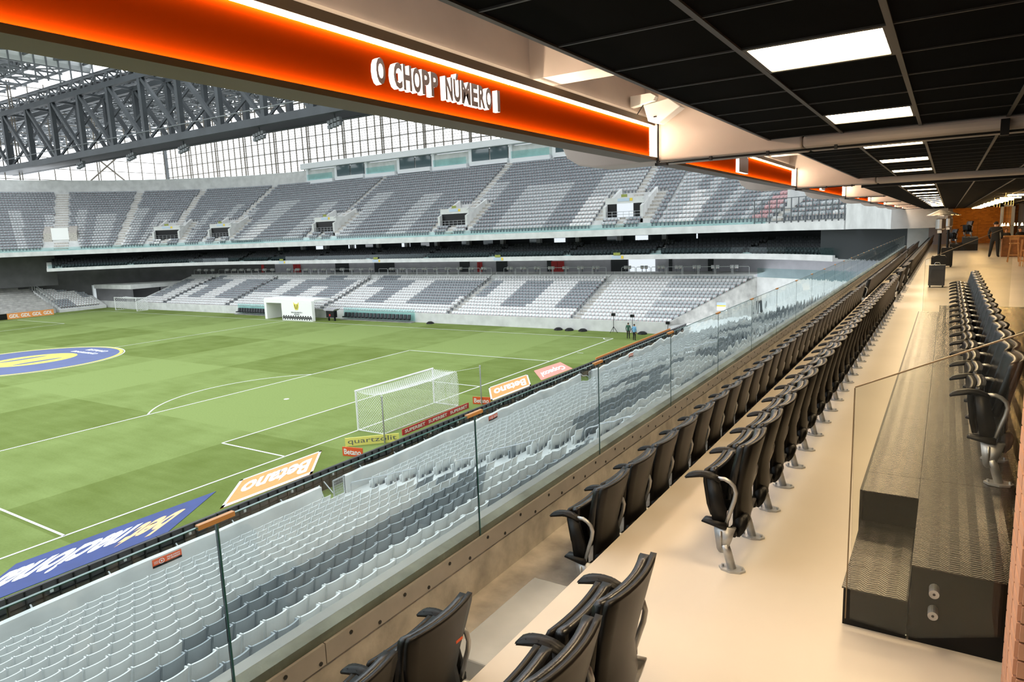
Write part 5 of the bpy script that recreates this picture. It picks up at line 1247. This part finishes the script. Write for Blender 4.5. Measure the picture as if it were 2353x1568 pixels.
MB().bar((-134.3, 68.3, 25), (-134.3, 68.3, 47), .7).build('corner_column', 'steel_mid', fa)
xb_ = MB(); xb_.bar((-137, 50, 26), (-135.5, 60, 35), .3); xb_.bar((-135.5, 60, 26), (-137, 50, 35), .3); xb_.build('cross_brace', 'mullion', fa)
struct(sweep(MB(), [(46.3, zt - .2), (46.3, zt + 1.4), (46.9, zt + 1.4), (46.9, zt - .2)], stations(88, 178), closed=True).build('wall_tier_top', 'concrete_light'), 'pale concrete parapet along the top of the upper tier', 'wall')
# main roof girder
tr = empty('roof_girder', (-60, 34, 28), label='dark steel box girder of the roof spanning above the far touchline', cat='girder'); T_ = lambda mb, nm, mt='steel_dark': child(mb, nm, mt, tr)
X0, X1, ZB, ZT_ = -143.0, 16.0, 28.6, 39.2
for y in (34.0, 38.6):
    T_(MB().box(X0, X1, y - .45, y + .45, ZB - .55, ZB + .55), 'bottom_chord'); T_(MB().box(X0, X1, y - .4, y + .4, ZT_ - .45, ZT_ + .45), 'top_chord')
T_(MB().box(X0, X1, 34.4, 38.2, ZB - .5, ZB - .35), 'walkway_deck', 'black'); T_(MB().tube([(X0, 33.6, ZB + 1.7), (X1, 33.6, ZB + 1.7)], .09, 5), 'walkway_rail', 'steel_mid')
xn = [-133.0 + 10.0 * i for i in range(-1, 16)]
for i, x in enumerate(xn):
    for y in (34.0, 38.6):
        T_(MB().bar((x, y, ZB), (x, y, ZT_), .75), 'upright')
        T_(MB().bar((x, y, ZT_), (x + 10, y, ZB), .55), 'diagonal')
    T_(MB().bar((x, 34, ZT_), (x, 38.6, ZT_), .4), 'cross_beam'); T_(MB().bar((x, 34, ZB), (x + 10, 38.6, ZT_), .35), 'cross_brace')
for i, (u, v) in enumerate(((187, 382), (303, 363), (423, 345), (597, 316), (770, 286))):
    q = at('y', 35.0, u, v); e = empty('floodlight_cluster', (q.x, 35.0, q.z), label='cluster of grey floodlights hung below the roof girder', cat='floodlight', group='floodlights under the roof girder')
    for j in range(4):
        for r_ in range(2): MB().box(-1.2 + .62 * j, -.7 + .62 * j, -.3, .2, -.5 + .6 * r_ + .1 * j, -.05 + .6 * r_ + .1 * j).build('lamp_head', 'steel_mid', e)
    MB().bar((0, 0, 0), (0, 0, ZB - q.z - .5), .15).build('hanger', 'steel_dark', e); MB().bar((-1.4, 0.1, 0), (1.4, .1, .3), .12).build('frame', 'steel_dark', e)
# roof: lattice deck with opaque sheets and open slits between them
rf = MB()
def lattice(x0, x1, y0, y1, z0, h, c, w):
    nx_, ny_ = int((x1 - x0) / c), int((y1 - y0) / c)
    for i in range(nx_ + 1):
        rf.bar((x0 + i * c, y0, z0), (x0 + i * c, y1, z0), w); rf.bar((x0 + i * c, y0, z0 + h), (x0 + i * c, y1, z0 + h), w)
    for j in range(ny_ + 1):
        rf.bar((x0, y0 + j * c, z0), (x1, y0 + j * c, z0), w); rf.bar((x0, y0 + j * c, z0 + h), (x1, y0 + j * c, z0 + h), w)
    for i in range(nx_):
        for j in range(ny_):
            x, y = x0 + i * c, y0 + j * c
            rf.bar((x, y, z0), (x + c, y, z0 + h), w * .8); rf.bar((x, y, z0 + h), (x, y + c, z0), w * .8); rf.bar((x, y, z0), (x, y, z0 + h), w * .8)
            if (i + j) % 2: rf.bar((x, y, z0), (x + c, y + c, z0), w * .7)
lattice(-190, 12, 40.5, 72, 40.8, 3.6, 4.5, .30)
lattice(-185, -92, -16, 40, 46.0, 4.0, 5.0, .34)
rfo = struct(rf.build('ceiling_roof_frame', 'steel_mid'), 'grey space frame of the stadium roof', 'roof frame')
sh = MB()
for j in range(9): sh.box(-195, 14, 40.5 + 3.6 * j, 42.4 + 3.6 * j, 44.7, 44.8)
for j in range(16): sh.box(-190, -92, -18 + 3.7 * j, -16.0 + 3.7 * j, 50.4, 50.5)
tag(sh.build('roof_sheet', 'steel_dark', rfo), kind='stuff')
gy = empty('roof_gantry', (-110.5, 30, 46), label='pale cylindrical gantry with hanging posts under the roof at the far end', cat='gantry')
child(MB().tube([(-111.0, 12, 46.2), (-111.0, 40.5, 46.2)], 1.35, 14), 'drum', 'roof_white', gy)
for i in range(15): child(MB().bar((-109.5, 12.5 + 2 * i, 47.6), (-109.5, 12.5 + 2 * i, 42.0), .22), 'post', 'steel_mid', gy)
for zz in (44.6, 42.4): child(MB().bar((-109.5, 12, zz), (-109.5, 40.8, zz), .2), 'rail', 'steel_mid', gy)
# concourse back wall carried round the far corner, and an unseen upper tier and roof added to block the sky
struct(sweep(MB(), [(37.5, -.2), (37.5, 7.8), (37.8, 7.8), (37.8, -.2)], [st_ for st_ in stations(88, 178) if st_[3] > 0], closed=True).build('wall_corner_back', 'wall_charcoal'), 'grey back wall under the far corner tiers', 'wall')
ow = MB().prism([(26.9, 13.3), (38.5, 13.3), (62.0, 30.0), (62.0, 31.0), (27.5, 14.6), (26.9, 14.6)], 'y', -75, 31)  # out-of-view mass over the deck, added to cut sky light from behind
struct(ow.build('ceiling_own_upper_tier', 'concrete'), 'upper tier above the deck', 'upper tier')
struct(MB().box(20, 75, -85, 31, 40.0, 41.0).build('ceiling_own_roof', 'roof_white'), 'stadium roof above the end stand', 'roof')  # out of view, added to keep the sky off the end stand
# walls closing the right corner under the tiers, stair cheek, and fascia signs
struct(sweep(MB(), [(37.5, -.2), (37.5, 10.72), (37.8, 10.72), (37.8, -.2)], [(0.0, 20.0, math.radians(a), 0.0) for a in (8, 20, 32, 44, 56, 68, 80, 90)], closed=True).build('wall_corner_back_right', 'wall_grey'), 'grey back wall of the concourse in the corner', 'wall')
ck = MB().prism([(1.0, 1.2), (1.0, 3.4), (7.0, 7.0), (7.0, 3.5)], 'x', .75, 1.1).build('wall_stair_cheek', 'concrete_light'); ck.location = (27 * math.cos(math.radians(58)), 20 + 27 * math.sin(math.radians(58)), UZ0); ck.rotation_euler = (0, 0, math.radians(58 - 90)); struct(ck, 'concrete cheek beside the corner stair of the upper tier', 'wall')
for u in (365, 505, 645, 862, 1143, 1417, 1620, 1750):
    x = at('y', 46.9, u, 585).x
    if x > 0.5 or x < LCX:
        t = math.asin(max(-1, min(1, 0))) ; continue
    e = empty('fascia_sign', (x, 46.98, 8.1), label='small exit sign and block number plate on the balcony edge across the pitch', cat='sign', group='exit signs on the balcony edge')
    MB().box(-.45, .45, -.06, .0, .22, .55).build('exit_plate', 'exit_green', e); MB().box(-.7, .55, -.04, .0, -.2, .15).build('number_plate', 'plate_blue', e); MB().box(.56, .85, -.04, .0, -.2, .15).build('arrow_plate', 'plate_yellow', e)

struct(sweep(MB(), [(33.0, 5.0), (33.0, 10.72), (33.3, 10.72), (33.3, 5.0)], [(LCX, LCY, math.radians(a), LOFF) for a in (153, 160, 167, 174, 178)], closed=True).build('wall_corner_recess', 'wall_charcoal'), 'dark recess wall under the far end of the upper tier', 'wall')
tag(MB().box(5.55, 5.62, 18.0, 36.0, 0, 1.07).build('advert_board', 'orange'), 'long orange board standing in front of the black screens towards the corner', 'board')

# unseen masses added to block low sky light: back of the end stand, near side stand
struct(MB().box(26.55, 26.9, -75, 31, -.3, 8.2).build('wall_end_stand_back', 'concrete'), 'concrete wall behind the top row of the end stand', 'wall')  # unseen, added to stop horizon light reaching the seat backs
ns = MB().prism([(-40, 0), (-40, 1.2), (-54, 6.0), (-54, 9.0), (-72, 24), (-72, 0)], 'x', -118, 26)  # plain unseen mass, added so light falls mostly from above
struct(ns.build('floor_near_side_stand', 'seat_pale'), 'near side stand beside the camera', 'terrace')
struct(MB().prism([(-118, -75), (26, -75), (26, -72), (-118, -72)], 'z', 0, 40).build('wall_near_side', 'wall_grey'), 'outer wall of the near side stand', 'wall')  # unseen, added to close off the low sky on this side
